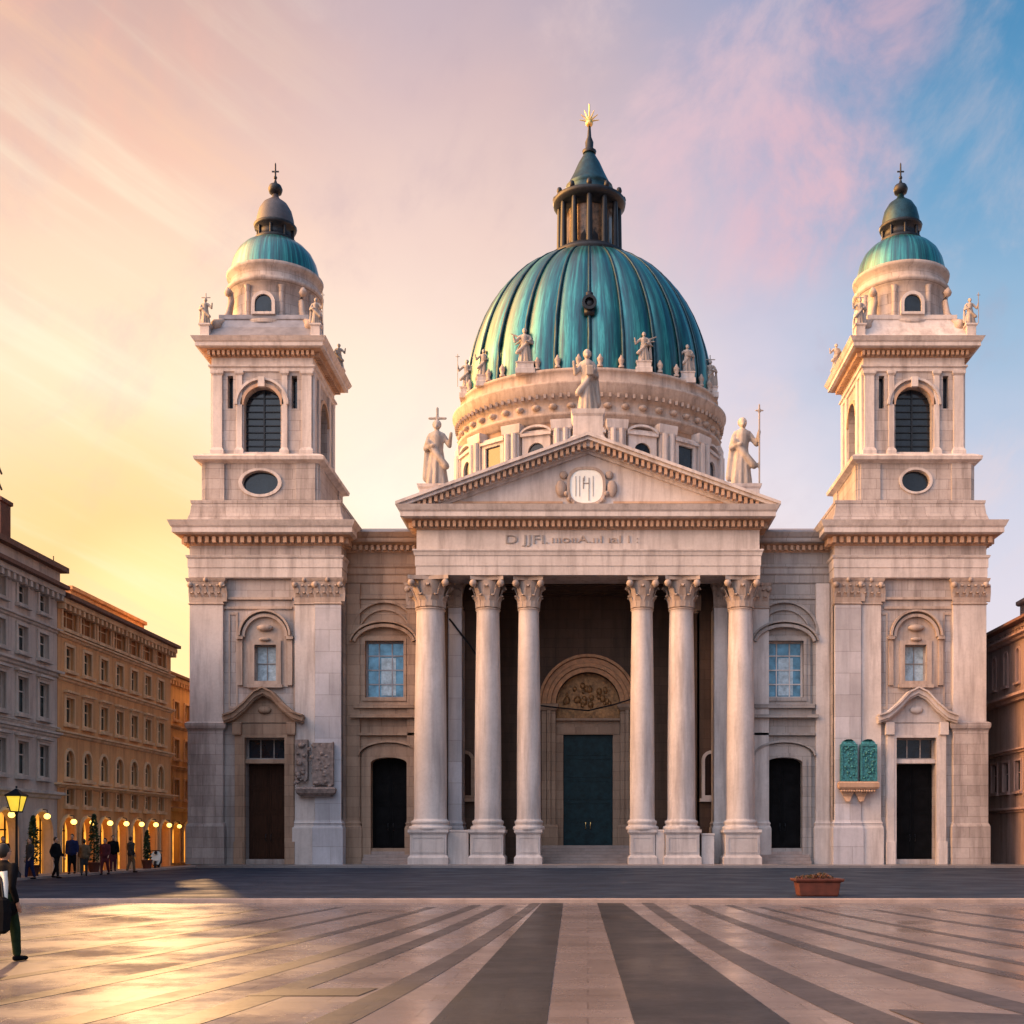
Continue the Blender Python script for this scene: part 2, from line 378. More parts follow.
# ------------------------------------------------------------------ the basilica
B_ = thing('basilica', 'pale stone basilica with a big teal copper dome, columned portico and two bell towers', 'church')
def dent(o, x0, x1, y, z0, z1, pitch, wd, dp):       # a row of dentils in front of plane y
    n = int((x1-x0)/pitch)
    for i in range(n+1):
        cx = x0+(x1-x0)*i/n; o.box(cx-wd/2, cx+wd/2, y-dp, y+.02, z0, z1)
def denty(o, y0, y1, x, z0, z1, pitch, wd, dp, sgn):
    n = max(1, int((y1-y0)/pitch))
    for i in range(n+1):
        cy = y0+(y1-y0)*i/n; a, b = sorted((x-sgn*.02, x+sgn*dp)); o.box(a, b, cy-wd/2, cy+wd/2, z0, z1)
def leaf(o, cx, cy, ang, r, z0, h, wd, out):
    ca, sa = math.cos(ang), math.sin(ang); L = []
    for q, oo, ww in ((0, .0, .8), (.5, .06, 1), (.85, .55, .8), (1.0, 1.0, .45), (.9, 1.25, .2)):
        rr = r+oo*out; zz = z0+q*h; hw = wd/2*ww
        pin = (cx+ca*rr-sa*hw, cy+sa*rr+ca*hw, zz); pout = (cx+ca*rr+sa*hw, cy+sa*rr-ca*hw, zz)
        k = .05*wd/.3
        L.append([pin, pout, (pout[0]+ca*k, pout[1]+sa*k, zz+k*.6), (pin[0]+ca*k, pin[1]+sa*k, zz+k*.6)])
    o.loops(L)
def capital_round(cx, cy, r, z0, z1):
    o = MB(); H = z1-z0; t = .12*H
    o.lathe(cx, cy, [(r*1.0, z0-.05), (r*1.1, z0), (r*1.08, z0+.05), (r*.96, z0+.08), (r*.98, z0+H*.5), (r*1.2, z1-t)], 20)
    for k in range(8): leaf(o, cx, cy, k*PI/4+PI/8, r*.96, z0+.08, H*.38, r*.62, r*.34)
    for k in range(8): leaf(o, cx, cy, k*PI/4, r*.98, z0+.1, H*.66, r*.6, r*.46)
    a = r*1.42
    for sx in (-1, 1):
        for sy in (-1, 1):
            o.ball((cx+sx*a*.84, cy+sy*a*.84, z1-t-H*.1), H*.12, 8)
            leaf(o, cx, cy, math.atan2(sy, sx), r*1.05, z0+H*.35, H*.5, r*.4, r*.45)
    P = []
    for k in range(4):
        x0, y0 = [(1,-1),(1,1),(-1,1),(-1,-1)][k]; x1, y1 = [(1,1),(-1,1),(-1,-1),(1,-1)][k]
        for q in (0, .12, .5, .88):
            m = 1-.2*math.sin(PI*q) if 0 < q < 1 else 1
            xx, yy = (x0+(x1-x0)*q), (y0+(y1-y0)*q)
            if x0 == x1: xx *= m
            else: yy *= m
            P.append((cx+a*xx, cy+a*yy))
    o.loops([[(p[0], p[1], z) for p in P] for z in (z1-t, z1-.002)])
    return o
def capital_flat(cx, hw, yf, z0, z1):                # on a pilaster whose face is at yf
    o = MB(); H = z1-z0; t = .12*H
    o.rect(cx-hw, cx+hw, yf, yf+.5, [(.02, z0-.08), (.08, z0-.02), (.02, z0+.04), (.0, z0+.06), (.02, z0+H*.5), (.12, z1-t)])
    o.rect(cx-hw, cx+hw, yf, yf+.5, [(.14, z1-t), (.17, z1-t*.6), (.2, z1-.002)])
    n = max(2, int(round(2*hw/.42)))
    for row, (zz, hh, st) in enumerate(((z0+.06, H*.38, 0), (z0+.1, H*.66, .5))):
        for k in range(n+row-0):
            x = cx-hw+(k+.5-st*.5*row*1)*(2*hw/n)
            if x > cx+hw+.1: continue
            leaf(o, x, yf+.05, -PI/2, .0, zz, hh, 2*hw/n*.8, .2)
    for s in (-1, 1):
        o.ball((cx+s*hw*.95, yf-.1, z1-t-H*.14), H*.13, 8)
    o.ball((cx, yf-.12, z1-t*.5), H*.1, 8)
    return o
def pilaster(parent, cx, hw, yf, z0, z1, cap=True, mat=LIMEP, zb=2.6, yb=None):
    yb = yf+.4 if yb is None else yb; zc = z1-1.5 if cap else z1
    o = MB(); o.box(cx-hw, cx+hw, yf, yb, z0+.02, zc)
    o.rect(cx-hw, cx+hw, yf, yb, [(.13, z0), (.13, zb-.2), (.10, zb-.1), (.06, zb-.04), (.06, zb+.05), (.09, zb+.12), (.03, zb+.2), (.004, zb+.3)])
    p = o.build('pilaster', mat, parent, bevel=.012)
    if cap: capital_flat(cx, hw, yf, zc, z1-.003).build('capital', ORN, p)
    return p
def window(parent, cx, y, z0, z1, hw, glass, frame=.09, bars=(1, 2), arched=False, fm=None, name='window'):
    o = MB()
    if arched: o.plate(archpoly(cx, hw, z0, z1-hw), [archpoly(cx, hw-frame, z0+frame, z1-hw)], y, .1)
    else: o.plate(rectpoly(cx-hw, cx+hw, z0, z1), [rectpoly(cx-hw+frame, cx+hw-frame, z0+frame, z1-frame)], y, .1)
    for i in range(bars[0]):
        x = cx-hw+2*hw*(i+1)/(bars[0]+1); o.box(x-frame*.3, x+frame*.3, y+.02, y+.07, z0+frame, z1-frame if not arched else z1-frame-.02)
    for i in range(bars[1]):
        z = z0+(z1-z0)*(i+1)/(bars[1]+1); o.box(cx-hw+frame, cx+hw-frame, y+.025, y+.075, z-frame*.3, z+frame*.3)
    p = o.build(name, fm or GREYST, parent)
    q = MB()
    if arched: q.plate(archpoly(cx, hw-.01, z0+.01, z1-hw), [], y+.085, .03)
    else: q.box(cx-hw+.01, cx+hw-.01, y+.085, y+.115, z0+.01, z1-.01)
    q.build('pane', glass, p)
    return p
def doorleaf(parent, cx, y, z0, z1, hw, mat, panels=(2, 4), arched=False, name='door', open_left=0):
    o = MB()
    if arched: o.plate(archpoly(cx, hw, z0, z1-hw), [], y, .12)
    else: o.box(cx-hw, cx+hw, y, y+.12, z0, z1)
    nx, nz = panels; top = z1-(hw if arched else 0)
    for i in range(nx):
        for j in range(nz):
            xa = cx-hw+2*hw*i/nx+.09; xb = cx-hw+2*hw*(i+1)/nx-.09
            za = z0+(top-z0)*j/nz+.1; zb = z0+(top-z0)*(j+1)/nz-.1
            o.plate(rectpoly(xa, xb, za, zb), [rectpoly(xa+.07, xb-.07, za+.07, zb-.07)], y-.035, .04)
    o.box(cx-.02, cx+.02, y-.05, y+.01, z0, top)
    d_ = o.build(name, mat, parent)
    h = MB()
    for s in (-1, 1): h.tube([(cx+s*.16, y-.02, z0+1.1), (cx+s*.16, y-.12, z0+1.1), (cx+s*.16, y-.12, z0+1.5), (cx+s*.16, y-.02, z0+1.5)], .025, 6)
    h.build('handle', GOLD if mat is TEALD else DARKM, d_)
    return d_
CORN = [(0, 0), (.10, .06), (.10, .16), (.22, .30), (.22, .36), (.62, .42), (.80, .50), (.80, .72), (.88, .80), (.98, .98), (1.02, 1.05)]
def cornice(o, x0, x1, y0, y1, z, h, out, dz=True, pitch=.36, prof=CORN):
    o.rect(x0, x1, y0, y1, [(a*out, z+b*h) for a, b in prof])
    if dz:
        ym = y0-.22*out; za, zb = z+.10*h, z+.40*h
        dent(o, x0-.1*out, x1+.1*out, y0-.10*out, z+.08*h, z+.37*h, pitch, pitch*.52, out*.34)
        for s, xx in ((-1, x0-.10*out), (1, x1+.10*out)): denty(o, y0, y1, xx, z+.08*h, z+.37*h, pitch, pitch*.52, out*.34, s)

ZG = .24
def corn2(parent, name, x0, x1, y0, y1, z, h, out, dz=True, pitch=.36, low=None, high=None):
    lo = MB(); cornice(lo, x0, x1, y0, y1, z, h, out, dz, pitch, CORN[:6]); hi = MB(); cornice(hi, x0, x1, y0, y1, z, h, out, False, pitch, [(CORN[5][0]-.04, CORN[5][1]+.003)]+CORN[6:])
    c = hi.build(name, high or LIMEP, parent); lo.build('dentil_course', low or OCHRE, parent); return c
SLATE = plain('slate', (.05, .05, .065), .5, 0, .3, 4)
def tower(sg):
    """bell tower; sg=-1 left, +1 right"""
    CX = 19.35*sg; hx = 4.55; y0, y1 = 0.0, 9.2
    offs = -.05 if sg < 0 else .35
    body = MB()
    dcx = CX+offs                                     # door axis
    Y = .25                                           # recessed wall plane between the pilasters
    door = rectpoly(dcx-1.2, dcx+1.2, ZG+.3, 7.85)
    win = rectpoly(dcx-.66, dcx+.66, 11.25, 13.45)
    inner = 14.8*sg; outer = 23.9*sg; xa, xb = min(inner, outer), max(inner, outer)
    body.plate(rectpoly(xa, xb, 0, 17.55), [door, win], Y, .95)
    body.box(xa+.003, xb-.003, Y+.951, y1, 0, 17.55)
    body.box(xa, xb, 0.004, y1-.01, 17.551, 20.0)
    bt = body.build('bell_tower', LIME, B_)
    # entablature bands and the great cornice
    o = MB(); o.rect(xa, xb, -.02, y1, [(.0, 17.4), (.05, 17.45), (.05, 18.0), (.09, 18.03), (.09, 18.55), (.16, 18.62), (.2, 18.75), (.02, 18.8)])
    o.build('architrave', LIMEP, bt)
    corn2(bt, 'cornice', xa, xb, -.02, y1, 19.35, 1.25, 1.0, True, .42)
    # pilasters: wide outer one, a pair inside; the inner one stands proud and is coloured whiter, as if lit
    def px(a, b): return (CX+sg*(a+b)/2, abs(b-a)/2)
    for (a, b, yf, mt) in ((2.55, 4.55, -.02, LIMEP), (-2.95, -1.75, .02, LIMEP), (-4.55, -2.98, -.10, PALE)):
        c, h = px(a, b); pilaster(bt, c, h, yf, ZG, 17.38, True, mt, 2.6, Y+.3)
    o = MB(); c, h = px(2.5, 4.6)
    o.rect(c-h, c+h, -.05, Y+.2, [(.02, 8.3), (.14, 8.4), (.18, 8.55), (.18, 8.7), (.03, 8.8)])
    o.rect(c-h, c+h, -.22, Y+.2, [(.0, ZG), (.0, 8.2), (.05, 8.3)])
    o.rect(c-h, c+h, -.22, Y+.2, [(.1, ZG+.005), (.1, 2.5), (.06, 2.62), (.02, 2.7)])
    o.build('pedestal_pier', LIME, bt, bevel=.01)
    # plinth course
    o = MB(); o.rect(xa, xb, Y-.02, y1, [(.1, 0), (.1, 2.35), (.05, 2.55), (.0, 2.6)]) if False else None
    # door surround and its curved gable
    o = MB()
    o.plate(rectpoly(dcx-1.8, dcx+1.8, ZG, 8.7), [rectpoly(dcx-1.2, dcx+1.2, ZG-.01, 7.85)], Y-.22, .22)
    o.plate(rectpoly(dcx-1.35, dcx+1.35, ZG+.001, 8.0), [rectpoly(dcx-1.199, dcx+1.199, ZG-.01, 7.84)], Y-.30, .08)
    for s in (-1, 1):
        o.box(dcx+s*1.55-.22, dcx+s*1.55+.22, Y-.34, Y-.2, ZG, 8.0); o.box(dcx+s*1.55-.28, dcx+s*1.55+.28, Y-.42, Y-.2, ZG+.002, 1.6)
        o.box(dcx+s*1.62-.26, dcx+s*1.62+.26, Y-.5, Y-.2, 8.0, 8.75)
    o.box(dcx-1.2, dcx+1.2, Y-.1, Y+.3, 6.3, 6.55)
    ds = o.build('door_surround', SAND if sg < 0 else LIMEP, bt, bevel=.012)
    o = MB()
    top = [(-2.35, 9.15), (-1.75, 9.35), (-1.1, 9.9), (-.5, 10.55), (0, 10.8), (.5, 10.55), (1.1, 9.9), (1.75, 9.35), (2.35, 9.15)]
    path = [(dcx+a, z-.35) for a, z in top]
    o.strip(path, .30, Y-.75, Y); o.strip([(a, z+.30) for a, z in path], .10, Y-.9, Y); o.strip([(a, z-.12) for a, z in path], .11, Y-.62, Y)
    o.plate([(dcx-2.0, 8.75), (dcx+2.0, 8.75)]+[(a, z-.12) for a, z in reversed(path[1:-1])], [], Y-.2, .2)
    o.ball((dcx, Y-.25, 9.5), .3, 10, (1.4, .6, .8))
    o.build('door_gable', LIMEP if sg > 0 else SAND, bt)
    doorleaf(bt, dcx, Y+.7, ZG+.3, 6.31, 1.2, BROWNW if sg < 0 else BLACKW)
    window(bt, dcx, Y+.35, 6.55, 7.85, 1.2, DARKG, .1, (2, 0), name='transom_window')
    # niche window with arched hood
    o = MB()
    o.plate(archpoly(dcx, 1.35, 10.9, 13.9, 18), [rectpoly(dcx-.66, dcx+.66, 11.25, 13.45)], Y-.07, .08)
    o.strip(arc(dcx, 13.9, 1.2, 180, 0, 18), .18, Y-.3, Y); o.strip(arc(dcx, 13.95, 1.45, 180, 0, 18), .12, Y-.42, Y)
    o.plate(rectpoly(dcx-.95, dcx+.95, 11.0, 13.7), [rectpoly(dcx-.65, dcx+.65, 11.26, 13.44)], Y-.16, .10)
    o.box(dcx-1.05, dcx+1.05, Y-.28, Y-.02, 10.85, 11.05)
    for s in (-1, 1): o.box(dcx+s*1.5-.14, dcx+s*1.5+.14, Y-.2, Y, 11.0, 13.9); o.box(dcx+s*1.5-.2, dcx+s*1.5+.2, Y-.34, Y, 13.75, 13.95)
    o.ball((dcx, Y-.2, 14.45), .34, 10, (1.5, .5, .6)); o.ball((dcx, Y-.22, 13.75), .2, 10, (1.8, .6, .6))
    o.box(xa+2.0 if sg < 0 else xa+3.0, xb-3.0 if sg < 0 else xb-2.0, Y-.16, Y, 16.15, 16.3)
    o.box(xa+2.0 if sg < 0 else xa+3.0, xb-3.0 if sg < 0 else xb-2.0, Y-.1, Y, 15.6, 15.75)
    for s in (-1, 1):
        o.plate(rectpoly(dcx+s*1.95-.28, dcx+s*1.95+.28, 9.6, 15.4), [rectpoly(dcx+s*1.95-.18, dcx+s*1.95+.18, 9.75, 15.25)], Y-.06, .07)
    o.build('niche_surround', ORN, bt)
    window(bt, dcx, Y+.3, 11.25, 13.45, .66, PALEG, .08, (1, 1))
    # attic plinth, belfry base
    o = MB(); o.rect(xa, xb, 0, y1, [(.35, 20.62), (.15, 20.85), (.0, 21.3), (-.08, 21.9), (-.04, 21.92), (-.02, 22.1), (-.3, 22.12)])
    o.build('attic', LIME, bt, bevel=.01)
    bx, by, hb = 19.85*sg, 4.2, 3.5
    o = MB()
    ov = [(bx+1.08*math.cos(2*PI*i/24), 23.35+.72*math.sin(2*PI*i/24)) for i in range(24)] if sg < 0 else [(bx+.84*math.cos(2*PI*i/24), 23.45+.66*math.sin(2*PI*i/24)) for i in range(24)]
    o.plate(rectpoly(bx-hb, bx+hb, 22.1, 24.55), [ov], by-hb, .5)
    o.box(bx-hb, bx+hb, by-hb+.501, by+hb, 22.1, 24.55)
    for s in (-1, 1): o.box(bx+s*2.75-.6, bx+s*2.75+.6, by-hb-.1, by-hb+.1, 22.1, 24.5)
    for s in (-1, 1):
        for s2 in (-1, 1): o.box(*sorted((bx+s2*(hb-.3), bx+s2*(hb+.1))), by+s*2.75-.6, by+s*2.75+.595, 22.1, 24.5)
    bb = o.build('belfry_base', LIME, bt, bevel=.01)
    o = MB(); r0 = ov
    ring = [(bx+(p[0]-bx)*1.22, 23.4+(p[1]-23.4)*1.22) for p in ov]
    o.plate(ring, [[(bx+(p[0]-bx)*1.01, 23.4+(p[1]-23.4)*1.01) for p in ov]], by-hb-.09, .1); o.build('oval_frame', LIMEP, bt)
    MB().plate([(bx+(p[0]-bx)*1.1, 23.4+(p[1]-23.4)*1.1) for p in ov], [], by-hb+.3, .06).build('oval_window', DARKG, bt)
    o = MB(); o.rect(bx-hb, bx+hb, by-hb, by+hb, [(.05, 24.5), (.12, 24.55), (.4, 24.65), (.45, 24.85), (.3, 24.95), (.02, 25.1)])
    o.build('string_course', LIMEP, bt)
    # belfry: four arched walls
    hb = 3.05; zt = 30.5
    o = MB()
    op = archpoly(bx, 1.12, 25.3, 28.2); sl = [rectpoly(bx+s*1.95-.17, bx+s*1.95+.17, 28.0, 30.0) for s in (-1, 1)]
    o.plate(rectpoly(bx-hb, bx+hb, 25.05, zt), [op]+sl, by-hb, .6)
    o.plate(rectpoly(bx-hb, bx+hb, 25.05, zt), [op], by+hb-.6, .6)
    q = MB(); q.plate(rectpoly(-hb+.601, hb-.601, 25.05, zt), [archpoly(0, 1.15, 25.3, 28.2)], 0, .6)
    for s in (-1, 1):
        xx = bx+s*hb if s < 0 else bx+hb-.6
        o.add([(xx+v[1], by+v[0], v[2]) for v in q.v], q.f)
    bf = o.build('belfry', LIME, bt)
    o = MB()
    for s in (-1, 1):
        o.strip(arc(bx, 28.2, 1.12, 180, 0, 16), .2, by-hb-.12, by-hb+.02) if s < 0 else None
    o.build('arch_moulding', OCHRE, bt)
    o = MB(); o.strip(arc(bx, 28.2, 1.5, 180, 0, 16), .14, by-hb-.22, by-hb+.01)
    o.box(bx-1.7, bx+1.7, by-hb-.16, by-hb+.01, 25.08, 25.3); o.box(bx-.2, bx+.2, by-hb-.3, by-hb, 29.25, 29.85)
    o.build('arch_hood', LIMEP, bt)
    o = MB()
    q = MB(); q.strip(arc(0, 28.2, 1.15, 180, 0, 14), .2, -.12, .02)
    for s in (-1, 1): MB().add([(bx+s*(hb-v[1]), by+v[0], v[2]) for v in q.v], q.f).build('side_arch_moulding', OCHRE, bt)
    o = MB(); MBs = MB().box(bx-hb+.9, bx+hb-.9, by-hb+.9, by+hb-.9, 25.05, zt-.1) if False else None
    o.plate(archpoly(bx, 1.3, 25.06, 28.2), [], by-hb+.5, .08)
    o.box(bx-2.2, bx-1.75, by-hb+.5, by-hb+.58, 27.9, 30.1); o.box(bx+1.75, bx+2.2, by-hb+.5, by-hb+.58, 27.9, 30.1)
    for s in (-1, 1):
        a, b_ = sorted((bx+s*(hb-.9), bx+s*(hb-1.0))); o.box(a, b_, by-1.4, by+1.4, 25.06, 29.5)
    lv = o.build('belfry_louvre', DARKG, bt)
    o = MB()
    for k in range(9): o.box(bx-1.1, bx+1.1, by-hb+.42, by-hb+.47, 25.4+k*.42, 25.46+k*.42)
    o.box(bx-.04, bx+.04, by-hb+.40, by-hb+.46, 25.3, 29.2); o.build('louvre_slats', DARKM, lv)
    for s in (-1, 1):
        for a in (2.72, 1.38):
            wd = .30 if a > 2 else .17
            c = bx+s*a
            o = MB(); o.box(c-wd, c+wd, by-hb-.12, by-hb+.02, 25.06, 30.2)
            o.rect(c-wd, c+wd, by-hb-.12, by-hb, [(.12, 25.05), (.12, 25.4), (.04, 25.55), (.0, 25.6)])
            o.rect(c-wd, c+wd, by-hb-.12, by-hb, [(.02, 30.0), (.1, 30.1), (.1, 30.25), (.0, 30.3)])
            for yy, sx in ((-2.72, 1), (-1.5, 1), (1.5, 1), (2.72, 1)) if a > 2 else ():
                xx = bx+s*hb; x_a, x_b = sorted((xx-s*.02, xx+s*.12)); o.box(x_a, x_b, by+yy-.26, by+yy+.26, 25.06, 30.2)
            o.build('belfry_pilaster', LIMEP, bt, bevel=.01)
    o = MB(); o.rect(bx-hb, bx+hb, by-hb, by+hb, [(.02, 30.2), (.1, 30.25), (.1, 30.45), (.2, 30.5), (.2, 30.6), (.04, 30.62), (.04, 31.1)])
    o.build('belfry_frieze', LIMEP, bt)
    corn2(bt, 'belfry_cornice', bx-hb, bx+hb, by-hb, by+hb, 31.05, .95, 1.0, True, .3)
    o = MB(); o.rect(bx-hb, bx+hb, by-hb, by+hb, [(.75, 32.05), (.45, 32.35), (-.1, 33.0), (-.35, 33.55), (-.3, 33.6), (-.3, 33.85), (-.5, 33.9)])
    o.build('belfry_roof', LEAD if sg < 0 else LIMEP, bt)
    for sx_ in (-1, 1):
        for sy_ in (-1, 1):
                o = MB(); x_, y_ = bx+sx_*3.35, by+sy_*3.35
                o.rect(x_-.28, x_+.28, y_-.28, y_+.28, [(.08, 32.05), (.08, 32.2), (0, 32.25), (0, 32.8), (.08, 32.85), (.08, 32.95)])
                o.build('corner_pedestal', LIMEP, bt, bevel=.01)
    ZS = -.4
    # round stage
    o = MB(); o.lathe(bx, by, [(2.85, 33.8), (2.85, 34.0), (2.7, 34.1), (2.66, 36.1), (2.72, 36.15), (2.72, 36.3), (2.95, 36.4), (3.0, 36.6), (2.78, 36.65), (2.74, 37.2), (2.95, 37.35), (3.0, 37.55), (2.8, 37.62)], 48)
    for k in range(8):
        a = k*PI/4+PI/8; o.lathe(bx+2.72*math.cos(a), by+2.72*math.sin(a), [(.2, 34.0), (.17, 34.2), (.17, 36.0), (.24, 36.15)], 8)
    dr = o.sh(ZS).build('round_stage', LIME, bt)
    for k in range(4):
        a = k*PI/2+PI/4; ca, sa_ = math.cos(a), math.sin(a); o = MB()
        o.tube([(bx+r*ca, by+r*sa_, z) for r, z in ((4.15, 33.0), (3.95, 33.3), (3.5, 33.55), (3.2, 34.1), (3.05, 34.9), (3.1, 35.4), (3.3, 35.55), (3.35, 35.35))], [.24, .26, .24, .22, .2, .2, .18, .12], 8)
        o.ball((bx+4.05*ca, by+4.05*sa_, 33.15), .36, 10); o.ball((bx+3.25*ca, by+3.25*sa_, 35.4), .26, 8)
        o.build('scroll_buttress', ORN, bt)
    for k in range(4):
        a = k*PI/2-PI/2+(.0)
        q = MB(); q.plate(archpoly(0, .72, 34.25, 34.95), [archpoly(0, .52, 34.4, 34.95)], -2.9, .4)
        M = Matrix.Translation((bx, by, 0)) @ Matrix.Rotation(a+PI/2, 4, 'Z')
        o = MB(); o.add([M @ Vector(v) for v in q.v], q.f); f_ = o.sh(ZS).build('arched_window', LIMEP, dr if False else bt)
        q = MB(); q.plate(archpoly(0, .53, 34.39, 34.95), [], -2.76, .05)
        o = MB(); o.add([M @ Vector(v) for v in q.v], q.f); o.sh(ZS).build('pane', DARKG, f_)
    o = MB(); n = 12
    prof = [(2.98, 37.6), (2.95, 37.75), (2.9, 38.1), (2.74, 38.7), (2.45, 39.25), (2.05, 39.65), (1.55, 39.95), (1.2, 40.05)]
    o.lathe(bx, by, prof, 48)
    o.v = [(v[0]-bx, v[1]-by, v[2]) for v in o.v]
    o.v = [(v[0]*.94, v[1]*.94, v[2]) for v in o.v]; cu = o.sh(ZS-.1).build('cupola', COPPER, bt, loc=(bx, by, 0))
    o = MB(); o.lathe(bx, by, [(1.25, 39.95), (1.3, 40.1), (1.1, 40.2), (1.05, 40.7), (1.3, 40.8), (1.35, 41.0), (1.15, 41.1)], 20)
    for k in range(8):
        a = k*PI/4; o.tube([(bx+1.12*math.cos(a), by+1.12*math.sin(a), 40.1), (bx+1.12*math.cos(a), by+1.12*math.sin(a), 40.9)], .09, 6)
    o.sh(ZS).build('lantern', DARKM, bt)
    o = MB(); o.lathe(bx, by, [(1.2, 41.05), (1.15, 41.5), (1.02, 42.0), (.75, 42.45), (.42, 42.7), (.24, 42.85), (.18, 43.1)], 24)
    o.sh(ZS).build('lantern_cap', SLATE if sg < 0 else COPRIB, bt)
    o = MB(); o.lathe(bx, by, [(.16, 43.05), (.38, 43.15), (.46, 43.4), (.36, 43.65), (.12, 43.8), (.06, 44.0), (.05, 45.0), (.02, 45.1)], 12)
    o.box(bx-.22, bx+.22, by-.03, by+.03, 44.5, 44.58); o.ball((bx, by, 44.15), .12, 8)
    o.sh(ZS).build('finial', DARKM, bt)
    return bt
TL = tower(-1); TR = tower(1)

# ---- side bays between towers and portico
def bay(sg):
    Y = 1.5; xa, xb = sorted((10.0*sg, 14.85*sg)); cx = (12.45 if sg < 0 else 12.0)*sg
    mt = SAND if sg < 0 else GREYST
    o = MB()
    dz1 = 6.75
    win = rectpoly(cx-1.2, cx+1.2, 10.4, 13.9)
    dcx = cx+(.28 if sg < 0 else 0)
    dr = archpoly(dcx, 1.12, 1.2, dz1-.35, 10, .32)
    o.plate(rectpoly(xa, xb, 0, 20.0), [win, dr], Y, 1.0)
    o.box(xa+.002, xb-.002, Y+1.001, 6.2, 0, 20.0)
    b = o.build('side_bay', mt, B_)
    o = MB(); o.rect(xa, xb, Y-.01, 6, [(.0, 17.4), (.06, 17.45), (.06, 17.9), (.12, 17.95), (.12, 18.3), (.2, 18.4), (.0, 18.45)]); o.build('architrave', mt, b)
    corn2(b, 'cornice', xa, xb, Y-.01, 6, 19.3, 1.0, .9, True, .34, OCHRE, mt)
    o = MB()
    o.plate(rectpoly(cx-1.6, cx+1.6, 10.0, 14.15), [rectpoly(cx-1.19, cx+1.19, 10.41, 13.89)], Y-.12, .14)
    o.plate(rectpoly(cx-1.35, cx+1.35, 10.2, 14.02), [rectpoly(cx-1.18, cx+1.18, 10.42, 13.88)], Y-.2, .08)
    o.strip(arc(cx, 13.6, 1.75, 170, 10, 18, .62), .2, Y-.42, Y); o.strip(arc(cx, 13.65, 2.0, 172, 8, 18, .66), .12, Y-.52, Y)
    o.strip(arc(cx, 14.2, 2.0, 180, 0, 18), .16, Y-.22, Y); o.strip(arc(cx, 14.2, 1.55, 180, 0, 18), .1, Y-.14, Y)
    o.box(xa+.05, xb-.05, Y-.1, Y, 16.45, 16.6)
    o.box(cx-1.85, cx+1.85, Y-.35, Y-.01, 9.75, 10.0); o.box(cx-1.7, cx+1.7, Y-.12, Y-.005, 9.35, 9.75)
    o.box(cx-2.05, cx+2.05, Y-.5, Y-.002, 9.15, 9.35)
    for s in (-1, 1): o.box(cx+s*1.9-.14, cx+s*1.9+.14, Y-.16, Y, 10.0, 14.1)
    o.build('window_surround', mt, b, bevel=.01)
    window(b, cx, Y+.35, 10.4, 13.9, 1.2, BLUEG, .12, (2, 3), fm=LIMEP if sg > 0 else LEAD)
    o = MB()
    o.plate(archpoly(dcx, 1.65, ZG, dz1+.1, 12, .45), [archpoly(dcx, 1.1, ZG-.05, dz1-.36, 12, .32)], Y-.16, .17)
    o.plate(archpoly(dcx, 1.35, ZG+.01, dz1-.2, 12, .35), [archpoly(dcx, 1.1, ZG-.04, dz1-.35, 12, .32)], Y-.24, .08)
    o.strip(arc(dcx, dz1+.1, 1.8, 180, 0, 12, .45), .12, Y-.34, Y)
    o.box(dcx-1.9, dcx+1.9, Y-.25, Y-.01, 8.1, 8.25)
    o.build('door_surround', mt, b)
    MB().box(cx-.28, cx+.62, Y+.405, Y+.43, 10.6, 12.9).build('blind', PALEG, b)
    doorleaf(b, dcx, Y+.6, 1.2, dz1, 1.12, BLACKW, (2, 4), False)
    o = MB()
    for k in range(5): o.box(dcx-1.5-.0*k, dcx+1.5, Y-1.1+k*.32, Y+.6, ZG+k*.19-.0, ZG+(k+1)*.19)
    o.build('door_steps', KERB, b, bevel=.015)
    pilaster(b, sg*14.35, .42, Y-.2, ZG, 17.38, False, LIMEP if sg > 0 else SAND)
    pilaster(b, sg*10.55, .5, Y-.25, ZG, 17.38, True, LIMEP if sg > 0 else SAND)
    return b
bay(-1); bay(1)

# ---- main body and podium behind
o = MB(); o.box(-14.7, 14.7, 8.2, 30, 0, 20.9); o.box(-22.5, 22.5, 9.3, 30, 0, 20.7)
o.build('nave', LIME, B_)
o = MB()
for s in (-1, 1):
    xa, xb = sorted((s*9.5, s*15.2)); o.loops([[(xa, 1.0, 20.4), (xb, 1.0, 20.4), (xb, 1.0, 20.55), (xa, 1.0, 20.55)], [(xa, 9.3, 22.6), (xb, 9.3, 22.6), (xb, 9.3, 22.8), (xa, 9.3, 22.8)]])
o.add([(-22.5,9.3,20.72),(22.5,9.3,20.72),(22.5,20,23.5),(-22.5,20,23.5),(-22.5,30,20.72),(22.5,30,20.72)], [(0,1,2,3),(3,2,5,4),(0,3,4),(1,5,2)])
o.build('roof', LEAD, B_)

# ---- portico
o = MB()
o.box(-10.15, 10.15, -.95, 1.45, 17.4, 21.0)                    # beam over the columns
o.box(-10.15, 10.15, 1.451, 6.3, 17.9, 21.0)
pw = o.build('portico', LIMEP, B_)
o = MB(); o.rect(-10.15, 10.15, -.97, 1.4, [(.04, 17.38), (.04, 17.9), (.08, 17.92), (.08, 18.5), (.12, 18.52), (.16, 18.7), (.22, 18.8), (.22, 18.88), (.01, 18.9)])
o.build('architrave', LIMEP, pw)
corn2(pw, 'cornice', -10.15, 10.15, -.98, 6.2, 20.05, 1.2, 1.05, True, .34)
# ceiling coffers
o = MB()
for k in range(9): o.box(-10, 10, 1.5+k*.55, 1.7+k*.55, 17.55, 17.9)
o.build('ceiling_beam', PORCH_SHADE, pw)
